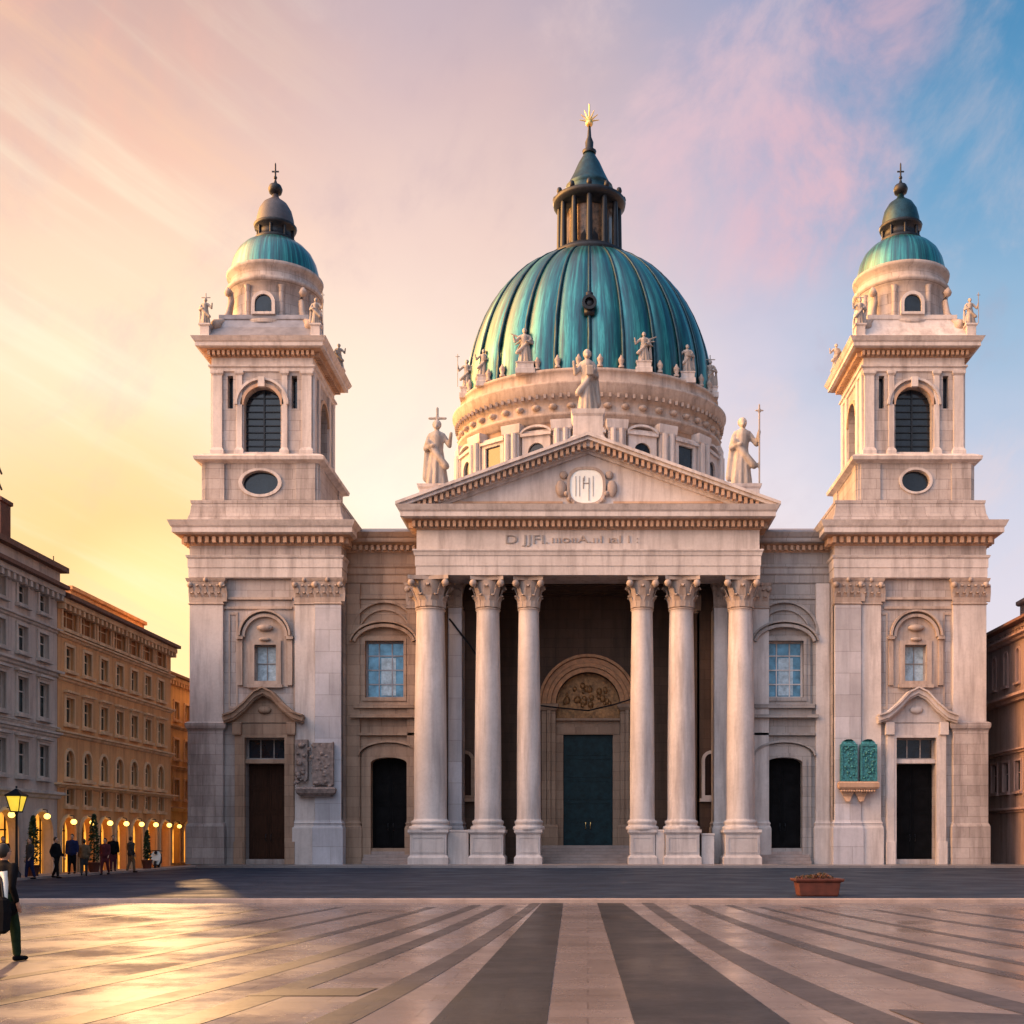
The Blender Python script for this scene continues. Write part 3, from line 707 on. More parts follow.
# pediment
ZP, ZA, HX = 21.3, 25.35, 11.25
sl = (ZA-ZP)/HX
o = MB(); o.plate([(-10.0, ZP-.02), (10.0, ZP-.02), (0, ZP+10.0*sl)], [], -.9, 8.0); ty = o.build('tympanum', LIMEP, pw)
o = MB()
for s in (-1, 1):
    def rk(w0, w1, yf, x1=HX):                        # raking band between offsets below the slope line
        o.loops([[(s*x1, yf, ZP+.0+(HX-x1)*sl+w0), (s*x1, 7.1, ZP+(HX-x1)*sl+w0), (s*x1, 7.1, ZP+(HX-x1)*sl+w1), (s*x1, yf, ZP+(HX-x1)*sl+w1)],
                 [(0, yf, ZA+w0), (0, 7.1, ZA+w0), (0, 7.1, ZA+w1), (0, yf, ZA+w1)]])
    rk(-.02, .16, -2.05); rk(-.22, -.02, -1.9, 11.1); rk(-.62, -.22, -1.35, 10.6); rk(-.8, -.62, -1.1, 10.2)
rc_ = o.build('raking_cornice', LIMEP, pw)
for s in (-1, 1):
    o = MB()
    for k in range(30):
        x = s*(.2+k*.335); z = ZA-abs(x)*sl-.6
        o.box(x-.09, x+.09, -1.75, -1.34, z, z+.36)
    o.build('dentil_row', OCHRE, pw)
o = MB()
for s in (-1, 1):
    o.strip([(s*8.0, 21.75), (s*1.6, 21.75+6.4*sl*.98)] if s < 0 else [(1.6, 21.75+6.4*sl*.98), (8.0, 21.75)], .12, -1.0, -.89)
    o.box(*sorted((s*1.5, s*8.0)), -1.0, -.89, 21.62, 21.74)
o.build('tympanum_moulding', OCHRE, pw)
# clock
o = MB(); pts = [(math.copysign(abs(math.cos(a))**.7, math.cos(a)), math.copysign(abs(math.sin(a))**.7, math.sin(a))) for a in [2*PI*i/32 for i in range(32)]]
o.plate([(-.1+1.15*a, 22.6+1.15*b) for a, b in pts], [[(-.1+.98*a, 22.6+1.0*b) for a, b in pts]], -1.16, .3)
for k in range(9):
    a = R(200+k*17.5); o.ball((-.1+1.25*math.cos(a), -1.05, 22.6+1.22*math.sin(a)), .17, 8)
for s in (-1, 1): o.ball((-.1+s*1.5, -1.0, 22.5), .42, 10, (.8, .4, 1.2)); o.ball((-.1+s*1.35, -1.0, 23.3), .25, 8, (1, .5, 1))
ck = o.build('clock', ORN, pw)
MB().plate([(-.1+1.0*a, 22.6+1.02*b) for a, b in pts], [], -1.1, .1).build('clock_face', WHITE, ck)
o = MB()
for x in (-.72, -.5, .30): o.box(x-.02, x+.02, -1.125, -1.101, 22.0, 23.2)
for x in (-.28, .06): o.box(x-.03, x+.03, -1.13, -1.101, 22.45, 23.1)
o.box(-.28, .06, -1.13, -1.101, 22.74, 22.8); o.box(.02, .07, -1.14, -1.101, 21.75, 22.45); o.box(-.24, -.2, -1.14, -1.101, 22.9, 23.2)
o.build('clock_marks', GREYST, ck)
# inscription (worn letters)
def text(body, size, x, y, z, mat, name, parent, width=None, ext=.03):
    cu = bpy.data.curves.new(name, 'FONT'); cu.body = body; cu.size = size; cu.extrude = ext; cu.align_x = 'LEFT'
    ob = bpy.data.objects.new(name, cu); COL.objects.link(ob)
    bpy.context.view_layer.update()
    me = bpy.data.meshes.new_from_object(ob.evaluated_get(bpy.context.evaluated_depsgraph_get()))
    bpy.data.objects.remove(ob); bpy.data.curves.remove(cu)
    xs = [v.co.x for v in me.vertices]; k = width/(max(xs)-min(xs)) if width else 1
    for v in me.vertices: a = v.co.copy(); v.co = (x+a.x*k, y-a.z, z+a.y)
    me.materials.clear(); me.materials.append(mat)
    o = bpy.data.objects.new(name, me); COL.objects.link(o); o.parent = parent; return o
text('D JJFI.', .74, -4.95, -.98, 19.25, GREYST, 'inscription', pw, 2.5)
text('ıııoııA.ııI ıaI I', .6, -2.2, -.98, 19.3, ORN, 'inscription', pw, 4.6)
text(':', .6, 2.85, -.98, 19.3, GREYST, 'inscription', pw)
# columns
def column(x, r, pw_, y=0.0):
    o = MB(); z0, z1 = 2.95, 15.45
    o.lathe(x, y, [(r*1.02, z0), (r, z0+.3), (r, z0+3.5), (r*.965, z0+6.5), (r*.91, z0+9.5), (r*.85, z1-.25), (r*.85, z1-.1), (r*.9, z1)], 40)
    c = o.build('column', LIMEP, B_)
    rr = r*.86; capital_round(x, y, rr, 15.45, 17.37).build('capital', ORN, c)
    o = MB(); o.rect(x-pw_, x+pw_, y-pw_, y+pw_, [(.12, ZG), (.12, .65), (.04, .75), (.0, .8), (.0, 2.0), (.05, 2.08), (.12, 2.15), (.12, 2.32)])
    for a in (-1,):
        o.plate(rectpoly(x-pw_+.12, x+pw_-.12, .95, 1.9), [rectpoly(x-pw_+.2, x+pw_-.2, 1.03, 1.82)], y-pw_-.03, .04)
    o.lathe(x, y, [(r*1.3, 2.32), (r*1.34, 2.42), (r*1.28, 2.52), (r*1.14, 2.56), (r*1.14, 2.66), (r*1.2, 2.72), (r*1.18, 2.84), (r*1.06, 2.88), (r*1.02, 2.96)], 32)
    o.build('pedestal', LIMEP, c, bevel=.015)
    return c
COLS = [(-9.45, .98, 1.08), (-6.0, .80, .98), (-3.55, .72, .72), (3.25, .74, .74), (5.6, .84, 1.0), (9.15, .84, 1.02)]
for a in COLS: column(*a)
o = MB(); o.box(-11.0, -2.7, 0.9, 1.9, ZG, 2.2) if False else None
for xa, xb, zt_ in ((-8.35, -7.1, 2.3), (4.02, 4.56, 2.32), (6.75, 7.5, 2.1)):
    MB().rect(xa, xb, -.7, .9, [(.0, ZG), (.0, zt_-.15), (.03, zt_-.1), (.03, zt_)]).build('pedestal_wall', LIMEP, pw, bevel=.015)
# inner corner masses and back wall
for s in (-1, 1):
    o = MB(); xa, xb = sorted((s*7.0, s*9.9)); o.box(xa, xb, 3.4, 6.28, ZG, 17.88)
    xa, xb = sorted((s*8.6, s*9.98)); o.box(xa, xb, 1.46, 3.398, ZG, 17.88)
    q = o.build('inner_wall', PORCH_SHADE, pw)
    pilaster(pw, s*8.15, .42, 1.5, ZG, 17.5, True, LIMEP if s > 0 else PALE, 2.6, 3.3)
    pilaster(pw, s*6.45, .4, 3.3, ZG, 17.5, True, PORCH_SHADE, 2.6, 5.9)
    o = MB(); nx = s*7.75
    o.plate(archpoly(nx, .62, 4.3, 6.7), [archpoly(nx, .42, 4.5, 6.7)], 3.2, .2); o.box(nx-.75, nx+.75, 3.0, 3.39, 4.1, 4.3)
    o.build('niche', LIMEP if s > 0 else SAND, pw)
    MB().plate(archpoly(nx, .43, 4.49, 6.7), [], 3.37, .02).build('niche_shade', BROWNW, pw)  # flat dark panel painted as the shade of a hollow niche
WY = 6.3
o = MB(); o.plate(rectpoly(-7.0, 7.0, 0, 17.88), [archpoly(0, 2.1, 1.2, 10.55)], WY, .9); o.box(-7, 7, WY+1.4, WY+1.6, 0, 17.8)
o.build('back_wall', PORCH_SHADE, pw)
o = MB(); zs = 10.55
for r, w_, dp in ((2.1, .3, .18), (2.42, .25, .32), (2.7, .32, .22), (3.05, .18, .42)):
    o.strip(arc(0, zs, r, 180, 0, 24), w_, WY-dp, WY)
o.build('portal_arch', plain('gold_glow_stone', (.42, .20, .09), .5, .1, .35, 3, .3), pw)  # orange tone puts the portal's golden light into the stone
o = MB()
for s in (-1, 1):
    for r, w_, dp in ((2.1, .3, .18), (2.42, .25, .32), (2.7, .32, .22)):
        xa, xb = sorted((s*r, s*(r+w_))); o.box(xa, xb, WY-dp, WY, 1.3, zs-.25)
    o.rect(*sorted((s*2.0, s*3.1)), WY-.35, WY, [(0, 1.3), (.06, 1.32), (.06, 2.6), (.0, 2.7)])
    o.rect(*sorted((s*2.05, s*3.1)), WY-.35, WY, [(.0, zs-.4), (.12, zs-.2), (.15, zs), (.02, zs+.02)])
    xa, xb = sorted((s*1.62, s*2.098)); o.box(xa, xb, WY+.25, WY+.8, 1.3, 8.6)
o.box(-2.09, 2.09, WY+.2, WY+.8, 8.6, 9.1); o.box(-2.09, 2.09, WY+.02, WY+.82, 9.5, 9.65); o.box(-2.095, 2.095, WY+.3, WY+.81, 9.1, 9.5)
o.build('portal_jamb', SAND, pw, bevel=.012)  # the sandstone's orange stands in for golden light on the jambs
gm = plain('gilded_relief', (.26, .13, .05), .45, .35, .6, 5, .8)
o = MB(); o.plate([(-2.09, 9.65), (2.09, 9.65)]+arc(0, 10.55, 2.09, 0, 180, 16), [], WY+.6, .1)
random.seed(3)
for k in range(26):
    a = R(12+random.random()*156); r = random.uniform(.3, 1.7); o.ball((r*math.cos(a), WY+.58, 10.3+r*math.sin(a)), random.uniform(.1, .22), 8, (1, .6, 1.3))
o.build('tympanum_relief', gm, pw)
doorleaf(pw, 0, WY+.5, 1.35, 8.62, 1.62, TEALD, (2, 5), False, 'main_door')
o = MB()
for k in range(6): o.box(-3.6-.1*(5-k), 3.6+.1*(5-k), 2.2+k*.42, WY+1.3, ZG+k*.185, ZG+(k+1)*.185)
o.build('portal_steps', KERB, pw, bevel=.015)
o = MB(); o.box(-11.3, 11.3, -1.3, 1.4, ZG-.2, ZG+.002+.02); o.build('portico_floor', KERB, pw)
# iron tie bars in the porch
o = MB(); o.tube([(-3.5, .6, 9.9), (-1.8, 3.4, 10.0), (0, 5.9, 10.1)], .05, 6); o.tube([(3.2, .6, 10.4), (1.6, 3.4, 10.2), (0, 5.9, 10.1)], .05, 6)
o.tube([(-8.4, .7, 15.1), (-7.2, 2.0, 13.6), (-6.4, 3.2, 12.3)], .06, 6)
o.build('tie_bar', DARKM, pw)

# ---- drum and dome
DX, DY, RX, KYD = .1, 20.0, 10.0, .8
ZQ = -.9
o = MB(); o.lathe(DX, DY, [(10.4, 20.9), (10.4, 26.0), (10.0, 26.2), (9.55, 26.4), (9.5, 32.3)], 96, KYD, cap=False)
dr = o.build('drum', SAND, B_)  # brown stone darkens the wall between piers, shade put in the colour
dr.location.z = ZQ
o = MB(); o.lathe(DX, DY, [(9.5, 32.0), (9.75, 32.1), (9.8, 32.3), (10.0, 32.4), (10.05, 32.6), (9.8, 32.65), (9.8, 33.5), (9.95, 33.55), (10.0, 33.75), (10.3, 33.95), (10.3, 34.3), (10.45, 34.5), (10.45, 34.65), (10.1, 34.75), (9.8, 34.8), (9.75, 35.5), (9.85, 35.55), (9.85, 35.75), (9.2, 35.9)], 96, KYD, cap=False)
for k in range(110):
    a = 2*PI*k/110; o.lathe(DX+10.15*math.cos(a), DY+KYD*10.15*math.sin(a), [(.13, 33.6), (.13, 33.9)], 4, 1, PI/4, False)
for k in range(48):
    a = 2*PI*k/48; o.ball((DX+9.83*math.cos(a), DY+KYD*9.83*math.sin(a), 33.08), .26, 8, (1.3, 1.3, .8))
for k in range(40):
    a = 2*PI*(k+.5)/40; x_, y_ = DX+9.62*math.cos(a), DY+KYD*9.62*math.sin(a)
    o.lathe(x_, y_, [(.2, 35.85), (.2, 36.0), (.12, 36.05), (.2, 36.3), (.22, 36.45), (.12, 36.6), (.05, 36.75)], 8)
o.build('drum_cornice', ORN, dr)
def place(q, a, rx, ky=KYD):                          # geometry modelled at the front, moved round the oval drum
    px_, py_ = DX+rx*math.sin(a), DY-ky*rx*math.cos(a)
    ta = math.atan2(ky*math.sin(a), math.cos(a))
    return Matrix.Translation((px_, py_, 0)) @ Matrix.Rotation(ta, 4, 'Z')
NB = 16
pier = MB(); pier.box(-.62, .62, -.3, .3, 26.0, 31.9); pier.rect(-.62, .62, -.3, .3, [(.02, 31.3), (.12, 31.45), (.16, 31.9), (.16, 32.05)]); pier.rect(-.62, .62, -.3, .3, [(.15, 26), (.15, 26.9), (.02, 27.0)])
pier.tube([(-.3, -.4, 27.0), (-.3, -.4, 31.4)], .2, 8); pier.tube([(.3, -.4, 27.0), (.3, -.4, 31.4)], .2, 8)
for k in range(NB):
    a = 2*PI*(k+.5)/NB
    M = place(pier, a, 9.75); q = MB(); q.add([M @ Vector(v) for v in pier.v], pier.f); q.build('drum_pier', LIMEP, dr, bevel=.01)
    a = 2*PI*k/NB
    ped = (k % 2 == 1)
    fr = MB(); fr.plate(rectpoly(-1.05, 1.05, 28.4, 31.5), [rectpoly(-.72, .72, 28.7, 30.9) if not ped else archpoly(0, .62, 28.7, 30.0)], -.28, .4)
    fr.box(-1.15, 1.15, -.45, .1, 31.1, 31.3)
    if ped: fr.strip(arc(0, 31.15, 1.1, 170, 10, 10, .5), .15, -.45, .1)
    fr.box(-1.1, 1.1, -.4, .1, 28.3, 28.5)
    M = place(fr, a, 9.6); q = MB(); q.add([M @ Vector(v) for v in fr.v], fr.f); wq = q.build('drum_window', LIMEP, dr)
# panes (a window and its dark glass, side by side under the drum)
pn = MB(); pn.box(-.8, .8, .0, .06, 28.6, 31.0)
for k in range(NB):
    M = place(pn, 2*PI*k/NB, 9.6+.12); q = MB(); q.add([M @ Vector(v) for v in pn.v], pn.f); q.build('drum_pane', DARKG, dr)
prof = []
ZD, HD = 34.95, 11.3
RD = 9.5
for i in range(25):
    th = R(i/24*76); prof.append((RD*math.cos(th)**.92, ZD+HD*math.sin(th)/math.sin(R(76))))
NR = 24
def dome_mesh():
    o = MB(); n = 192; ls = []
    for r, z in prof:
        l = []
        for j in range(n):
            a = 2*PI*j/n; ph = (j*NR/n) % 1.0
            lobe = .965+.035*math.sin(PI*ph)**.6
            l.append((r*lobe*math.cos(a), KYD*r*lobe*math.sin(a), z))
        ls.append(l)
    o.loops(ls, False, True, True); return o
dm = dome_mesh().build('dome', COPPER, B_, loc=(DX, DY, 0))
ribs = MB()
for k in range(NR):
    a = 2*PI*k/NR
    ribs.tube([(r*.985*math.cos(a), KYD*r*.985*math.sin(a), z) for r, z in prof[::2]], [.17-.09*i/12 for i in range(13)], 6)
ribs.build('dome_ribs', COPRIB, dm)
o = MB(); q = MB()
q.lathe(0, 0, [(.55, 0), (.58, .1), (.45, .15), (.45, .5)], 16); q.ball((0, 0, .7), .5, 12, (1, 1, .8))
oc = MB(); oc.ball((0, 0, 0), .62, 14, (1, .9, 1)); oc.plate([(.72*math.cos(2*PI*i/20), .72*math.sin(2*PI*i/20)) for i in range(20)], [[(.45*math.cos(2*PI*i/20), .45*math.sin(2*PI*i/20)) for i in range(20)]], -.75, .5)
oc.rect(-.35, .35, -.4, .6, [(0, .6), (0, 1.0), (-.2, 1.3)]); oc.box(-.5, .5, -.4, .8, -1.1, -.5)
for a, zz in ((0, 39.6),):
    rr = RD*math.cos(math.asin((zz-ZD)/HD*math.sin(R(76))))**.92
    M = Matrix.Translation((DX+rr*math.sin(a)-DX, -KYD*rr*math.cos(a), zz)) @ Matrix.Rotation(a, 4, 'Z') @ Matrix.Scale(.72 if a == 0 else .85, 4)
    q = MB(); q.add([M @ Vector(v) for v in oc.v], oc.f, True); q.build('dormer', DARKM if a <= 0 else COPRIB, dm)
# lantern
zl = 45.9
o = MB(); o.lathe(0, 0, [(2.9, zl-.6), (3.0, zl-.3), (3.1, zl), (3.1, zl+.2), (2.6, zl+.25), (2.5, zl+.6), (1.7, zl+.65), (1.6, zl+4.0), (2.4, zl+4.1), (2.75, zl+4.3), (2.8, zl+4.6), (2.5, zl+4.75)], 32)
for k in range(12):
    a = 2*PI*k/12; o.tube([(2.25*math.cos(a), 2.25*math.sin(a), zl+.5), (2.25*math.cos(a), 2.25*math.sin(a), zl+4.2)], [.26, .2], 8)
    o.ball((2.6*math.cos(a), 2.6*math.sin(a), zl+4.85), .22, 8, (1, 1, 1.4))
ln = o.build('lantern', DARKM, dm)
o = MB(); o.lathe(0, 0, [(1.72, zl+.9), (1.72, zl+3.8)], 12, smooth=False); o.build('lantern_glass', plain('amber_glass', (.10, .06, .035), .3, .2, .8, 4), ln)
zc = zl+4.7
o = MB(); o.lathe(0, 0, [(2.45, zc), (2.0, zc+.15), (1.85, zc+.5), (1.75, zc+.9), (1.85, zc+1.0), (1.6, zc+1.3), (1.25, zc+2.0), (.85, zc+2.9), (.5, zc+3.5), (.35, zc+3.8)], 16)
o.build('lantern_roof', COPRIB, dm)
o = MB(); o.lathe(0, 0, [(.5, zc+3.7), (.55, zc+3.9), (.3, zc+4.1), (.32, zc+4.6), (.16, zc+5.0), (.1, zc+5.9)], 12)
o.build('spire', DARKM, dm)
o = MB(); zf = zc+6.4
o.ball((0, 0, zf-.35), .3, 10)
for k in range(7):
    a = R(k*30); o.tube([(0, 0, zf-.2), (.75*math.cos(a), 0, zf-.1+.85*math.sin(a))], [.09, .03], 5)
o.tube([(0, 0, zf), (0, 0, zf+1.1)], .06, 6)
o.build('finial', GOLD, dm)
# relief panels hung beside the tower doors
o = MB(); q = MB()
for i, x in enumerate((15.55, 16.72)):
    q.box(x-.5, x+.5, -.52, -.25, 5.2, 7.4); q.plate(rectpoly(x-.5, x+.5, 5.2, 7.4), [rectpoly(x-.38, x+.38, 5.32, 7.28)], -.58, .07)
    q.rect(x-.45, x+.45, -.5, -.25, [(0, 7.4), (-.1, 7.6), (-.3, 7.7)])
random.seed(5)
for k in range(60): q.ball((random.choice((15.55, 16.72))+random.uniform(-.36, .36), -.52, random.uniform(5.4, 7.2)), random.uniform(.05, .11), 6)
rl = q.build('bronze_relief', TEALREL, TR)
o = MB(); o.rect(15.0, 17.25, -.6, -.2, [(.02, 4.75), (.08, 4.85), (.08, 5.1), (.0, 5.18)]); 
for x in (15.5, 16.3): o.rect(x-.4, x+.4, -.5, -.2, [(-.3, 4.0), (-.15, 4.3), (0, 4.6), (.05, 4.74)])
for k in range(14): o.ball((15.1+k*.15, -.6, 4.62), .08, 6)
o.build('relief_bracket', OCHRE, TR)
q = MB(); random.seed(9)
q.box(-17.5, -16.75, -.36, -.05, 5.3, 7.7); q.box(-16.45, -15.2, -.44, -.15, 5.0, 7.5)
for k in range(70): q.ball((random.uniform(-17.5, -15.2), -.40, random.uniform(4.6, 7.5)), random.uniform(.06, .17), 6, (1.2, .7, 1))
q.rect(-17.4, -15.1, -.5, -.15, [(-.2, 4.3), (.0, 4.5), (.05, 4.75), (-.05, 4.85)])
q.build('carved_relief', plain('dark_carved_stone', (.2, .16, .15), .8, 0, .5, 4, .5), TL)
# ------------------------------------------------------------------ bodies
def capsule(o, a, b, ra, rb, n=10):
    a = Vector(a); b = Vector(b); d = (b-a); L = d.length or 1e-4; d.normalize()
    u = d.orthogonal().normalized(); w_ = d.cross(u); ls = []
    for t_, r in [(-ra*.96, ra*.28), (-ra*.7, ra*.7), (0, ra), (L*.5, (ra+rb)/2), (L, rb), (L+rb*.7, rb*.7), (L+rb*.96, rb*.28)]:
        ls.append([tuple(a+d*t_+u*r*math.cos(2*PI*j/n)+w_*r*math.sin(2*PI*j/n)) for j in range(n)])
    o.loops(ls, smooth=True)
def fused(o, name, mat, parent, vox, smooth=4, root=None, loc=None):
    me = o.mesh(name+'_src', mat); tmp = bpy.data.objects.new('tmp', me); COL.objects.link(tmp)
    m = tmp.modifiers.new('r', 'REMESH'); m.mode = 'VOXEL'; m.voxel_size = vox; m.use_smooth_shade = True
    if smooth: q = tmp.modifiers.new('s', 'SMOOTH'); q.iterations = smooth; q.factor = .5
    bpy.context.view_layer.update()
    me2 = bpy.data.meshes.new_from_object(tmp.evaluated_get(bpy.context.evaluated_depsgraph_get())); me2.name = name
    bpy.data.objects.remove(tmp); me2.materials.clear(); me2.materials.append(mat)
    ob = bpy.data.objects.new(name, me2); COL.objects.link(ob)
    if parent: ob.parent = parent
    if loc: ob.location = loc
    return ob
def statue(name, label, loc, h, seed, group=None, attr='staff', wide=1.0, ped=0, rz=0):
    rnd = random.Random(seed); k = h/1.9; o = MB()
    lean = rnd.uniform(-.05, .05); sd = rnd.choice((-1, 1))
    def P(x, y, z): return (x*k*wide, y*k, z*k)
    for i in range(11):                                   # robe folds
        a = 2*PI*i/11+rnd.uniform(-.2, .2); r = .27+rnd.uniform(-.03, .05)
        capsule(o, P(r*math.cos(a), r*.8*math.sin(a), .03), P(.12*math.cos(a)+lean*.5, .1*math.sin(a), 1.05), .07*k, .07*k, 6)
    capsule(o, P(0, 0, .05), P(lean*.5, 0, 1.0), .24*k, .17*k); capsule(o, P(lean*.5, 0, 1.0), P(lean, 0, 1.38), .17*k, .19*k)
    capsule(o, P(lean-.16, 0, 1.42), P(lean+.16, 0, 1.42), .10*k, .10*k); capsule(o, P(lean, 0, 1.45), P(lean, -.02, 1.58), .07*k, .06*k)
    o.ball(P(lean+.01*sd, -.03, 1.70), .125*k, 12, (.85, .95, 1.15)); o.ball(P(lean, .03, 1.73), .13*k, 10)
    o.ball(P(lean, -.14, 1.62), .05*k, 8)                # beard
    capsule(o, P(lean+sd*.22, 0, 1.38), P(lean+sd*.40, -.1, 1.12), .08*k, .065*k); capsule(o, P(lean+sd*.40, -.1, 1.12), P(lean+sd*.46, -.2, 1.42), .06*k, .045*k)
    capsule(o, P(lean-sd*.22, 0, 1.38), P(lean-sd*.34, -.05, 1.05), .08*k, .065*k); capsule(o, P(lean-sd*.34, -.05, 1.05), P(lean-sd*.08, -.24, 1.1), .06*k, .05*k)
    capsule(o, P(lean-sd*.25, -.1, 1.2), P(lean+sd*.3, -.2, .55), .09*k, .1*k); capsule(o, P(lean-sd*.3, .05, 1.1), P(-sd*.34, .05, .30), .07*k, .10*k)
    if attr == 'staff': capsule(o, P(lean+sd*.46, -.22, .1), P(lean+sd*.46, -.22, 2.1), .03*k, .03*k, 6); capsule(o, P(lean+sd*.36, -.22, 1.95), P(lean+sd*.56, -.22, 1.95), .028*k, .028*k, 6)
    if attr == 'cross': capsule(o, P(lean, .12, 1.5), P(lean, .12, 2.2), .04*k, .04*k, 6); capsule(o, P(lean-.25, .12, 1.93), P(lean+.25, .12, 1.93), .04*k, .04*k, 6)
    if attr == 'book': o.box(*(q*k for q in (lean-sd*.08-.11, lean-sd*.08+.11, -.3, -.24, 1.02, 1.3)))
    if attr == 'wings':
        for s in (-1, 1):
            for j in range(4): capsule(o, P(s*.14, .15, 1.4-.05*j), P(s*(.62-.08*j), .2, 1.65-.28*j), .07*k, .03*k, 6)
    r_ = thing(name, label, 'statue', loc, rz, group)
    fused(o, 'figure', STAT, r_, .024*k, 1, loc=(0, 0, ped))
    if ped:
        w2 = .42*k
        MB().rect(-w2, w2, -w2, w2, [(.14*k*.5, -.3), (.14*k*.5, ped*.12), (0, ped*.2), (0, ped*.8), (.08*k*.5, ped*.88), (.12*k*.5, ped+.02)]).build('plinth', LIMEP, r_, bevel=.01)
    return r_
G1 = 'statues on the portico pediment'
statue('statue', 'stone saint with a cross above his head standing left of the portico gable', (X(437, 1.5), 1.5, 21.9), 4.35, 11, G1, 'cross', .88, 1.3)
statue('statue', 'slender pale saint on a plinth at the peak of the portico gable', (X(588, 0), -.6, 25.1), 4.0, 4, G1, 'book', .82, 1.9)
statue('statue', 'stone saint with a crozier standing right of the portico gable', (X(741, 1.5), 1.5, 21.9), 4.5, 23, G1, 'staff', .88, 1.3)
G2 = 'statues around the foot of the big dome'
for u, a, lb, sd, at, h in (
    (0, -1.30, 'outermost left statue at the foot of the big dome', 31, 'staff', 2.3), (0, -.50, 'winged statue in front of the dome base, left of the gable peak', 32, 'wings', 2.7),
    (0, .42, 'winged statue in front of the dome base, right of the gable peak', 33, 'wings', 2.3), (0, .85, 'robed statue at the right front of the dome base', 34, 'book', 2.2), (0, 1.28, 'outermost right statue at the foot of the big dome', 35, 'cross', 2.2),
    (0, -.95, 'robed statue at the left front of the dome base, before the gold-lit flank', 36, 'book', 2.1)):
    statue('statue', lb, (DX+9.45*math.sin(a), DY-KYD*9.45*math.cos(a), 34.98), h, sd, G2, at, 1.2, .5)
G3 = 'statues on the corners of the bell towers'
for sg in (-1, 1):
    bx, by = 19.85*sg, 4.2
    side = 'left' if sg < 0 else 'right'
    for (dx, dy, at, lb) in ((-1, -1, 'cross', 'front left corner'), (1, -1, 'staff', 'front right corner'), (-sg, 1, 'book', 'rear inner corner')):
        statue('statue', 'small stone figure on the %s of the %s bell tower roof' % (lb, side), (bx+dx*3.35, by+dy*3.35, 32.9), 1.75, 50+dx*3+dy+sg*7, G3, at, 1.1)

# ------------------------------------------------------------------ street blocks
PLAS_G = stone('grey_plaster', (.60, .50, .44), (.2, .16, .15), joints=False)
PLAS_O = stone('orange_plaster', (.74, .38, .16), (.34, .14, .05), joints=False)
PLAS_Y = stone('ochre_plaster', (.78, .46, .18), (.4, .2, .08), joints=False)
PLAS_B = stone('brown_plaster', (.36, .25, .22), (.09, .055, .045), joints=False)
TRIM_G = stone('pale_trim', (.60, .52, .46), (.25, .2, .19), joints=False)
TRIM_O = stone('orange_trim', (.80, .52, .30), (.4, .2, .1), joints=False)
TRIM_B = stone('brown_trim', (.42, .28, .25), (.16, .1, .09), joints=False)
TILE = plain('roof_tiles', (.16, .075, .05), .8, 0, .4, 6, .6, stretch=(6, 1, 1))
WOODP = plain('timber_loggia', (.30, .11, .03), .6, 0, .5, 3, .2, stretch=(3, 3, .5))
GLASSD = plain('street_window_glass', (.035, .05, .05), .15, 0, .7, 1.3, .2)
SHOP = plain('lit_shop_interior', (.25, .12, .03), .6, 0, .5, 1.5, 0, emit=(1.0, .40, .05), es=1.7)
LAMPG = plain('lamp_glow', (.9, .7, .3), .5, 0, .1, 1, 0, emit=(1.0, .60, .12), es=5.5)
LANTG = plain('lantern_glass_glow', (.8, .6, .1), .5, 0, .1, 1, 0, emit=(1.0, .66, .05), es=1.25)
def win_proto(name, w_, h, trim, glass, hood=0, arched=False, parent=None):
    o = MB(); t_ = .13
    if arched:
        o.plate(archpoly(0, w_/2+t_, 0, h-w_/2), [archpoly(0, w_/2, .1, h-w_/2)], -.07, .1)
        o.plate(archpoly(0, w_/2, .1, h-w_/2), [archpoly(0, w_/2-.06, .16, h-w_/2)], .12, .06)
    else:
        o.plate(rectpoly(-w_/2-t_, w_/2+t_, -.02, h+t_), [rectpoly(-w_/2, w_/2, .1, h)], -.07, .1)
        o.plate(rectpoly(-w_/2, w_/2, .1, h), [rectpoly(-w_/2+.06, w_/2-.06, .16, h-.06)], .12, .06)
    o.box(-.03, .03, .13, .17, .1, h-.02); o.box(-w_/2, w_/2, .135, .165, h*.62, h*.62+.05)
    o.box(-w_/2-.2, w_/2+.2, -.2, .02, -.1, .03)
    if hood: o.box(-w_/2-.22, w_/2+.22, -.24, .02, h+t_+.08, h+t_+.18); o.box(-w_/2-.1, w_/2+.1, -.12, .02, h+t_-.01, h+t_+.08)
    p = o.build(name, trim, parent)
    q = MB()
    if arched: q.plate(archpoly(0, w_/2-.01, .11, h-w_/2), [], .2, .03)
    else: q.box(-w_/2+.01, w_/2-.01, .2, .23, .11, h-.01)
    q.build('pane', glass, p)
    return p
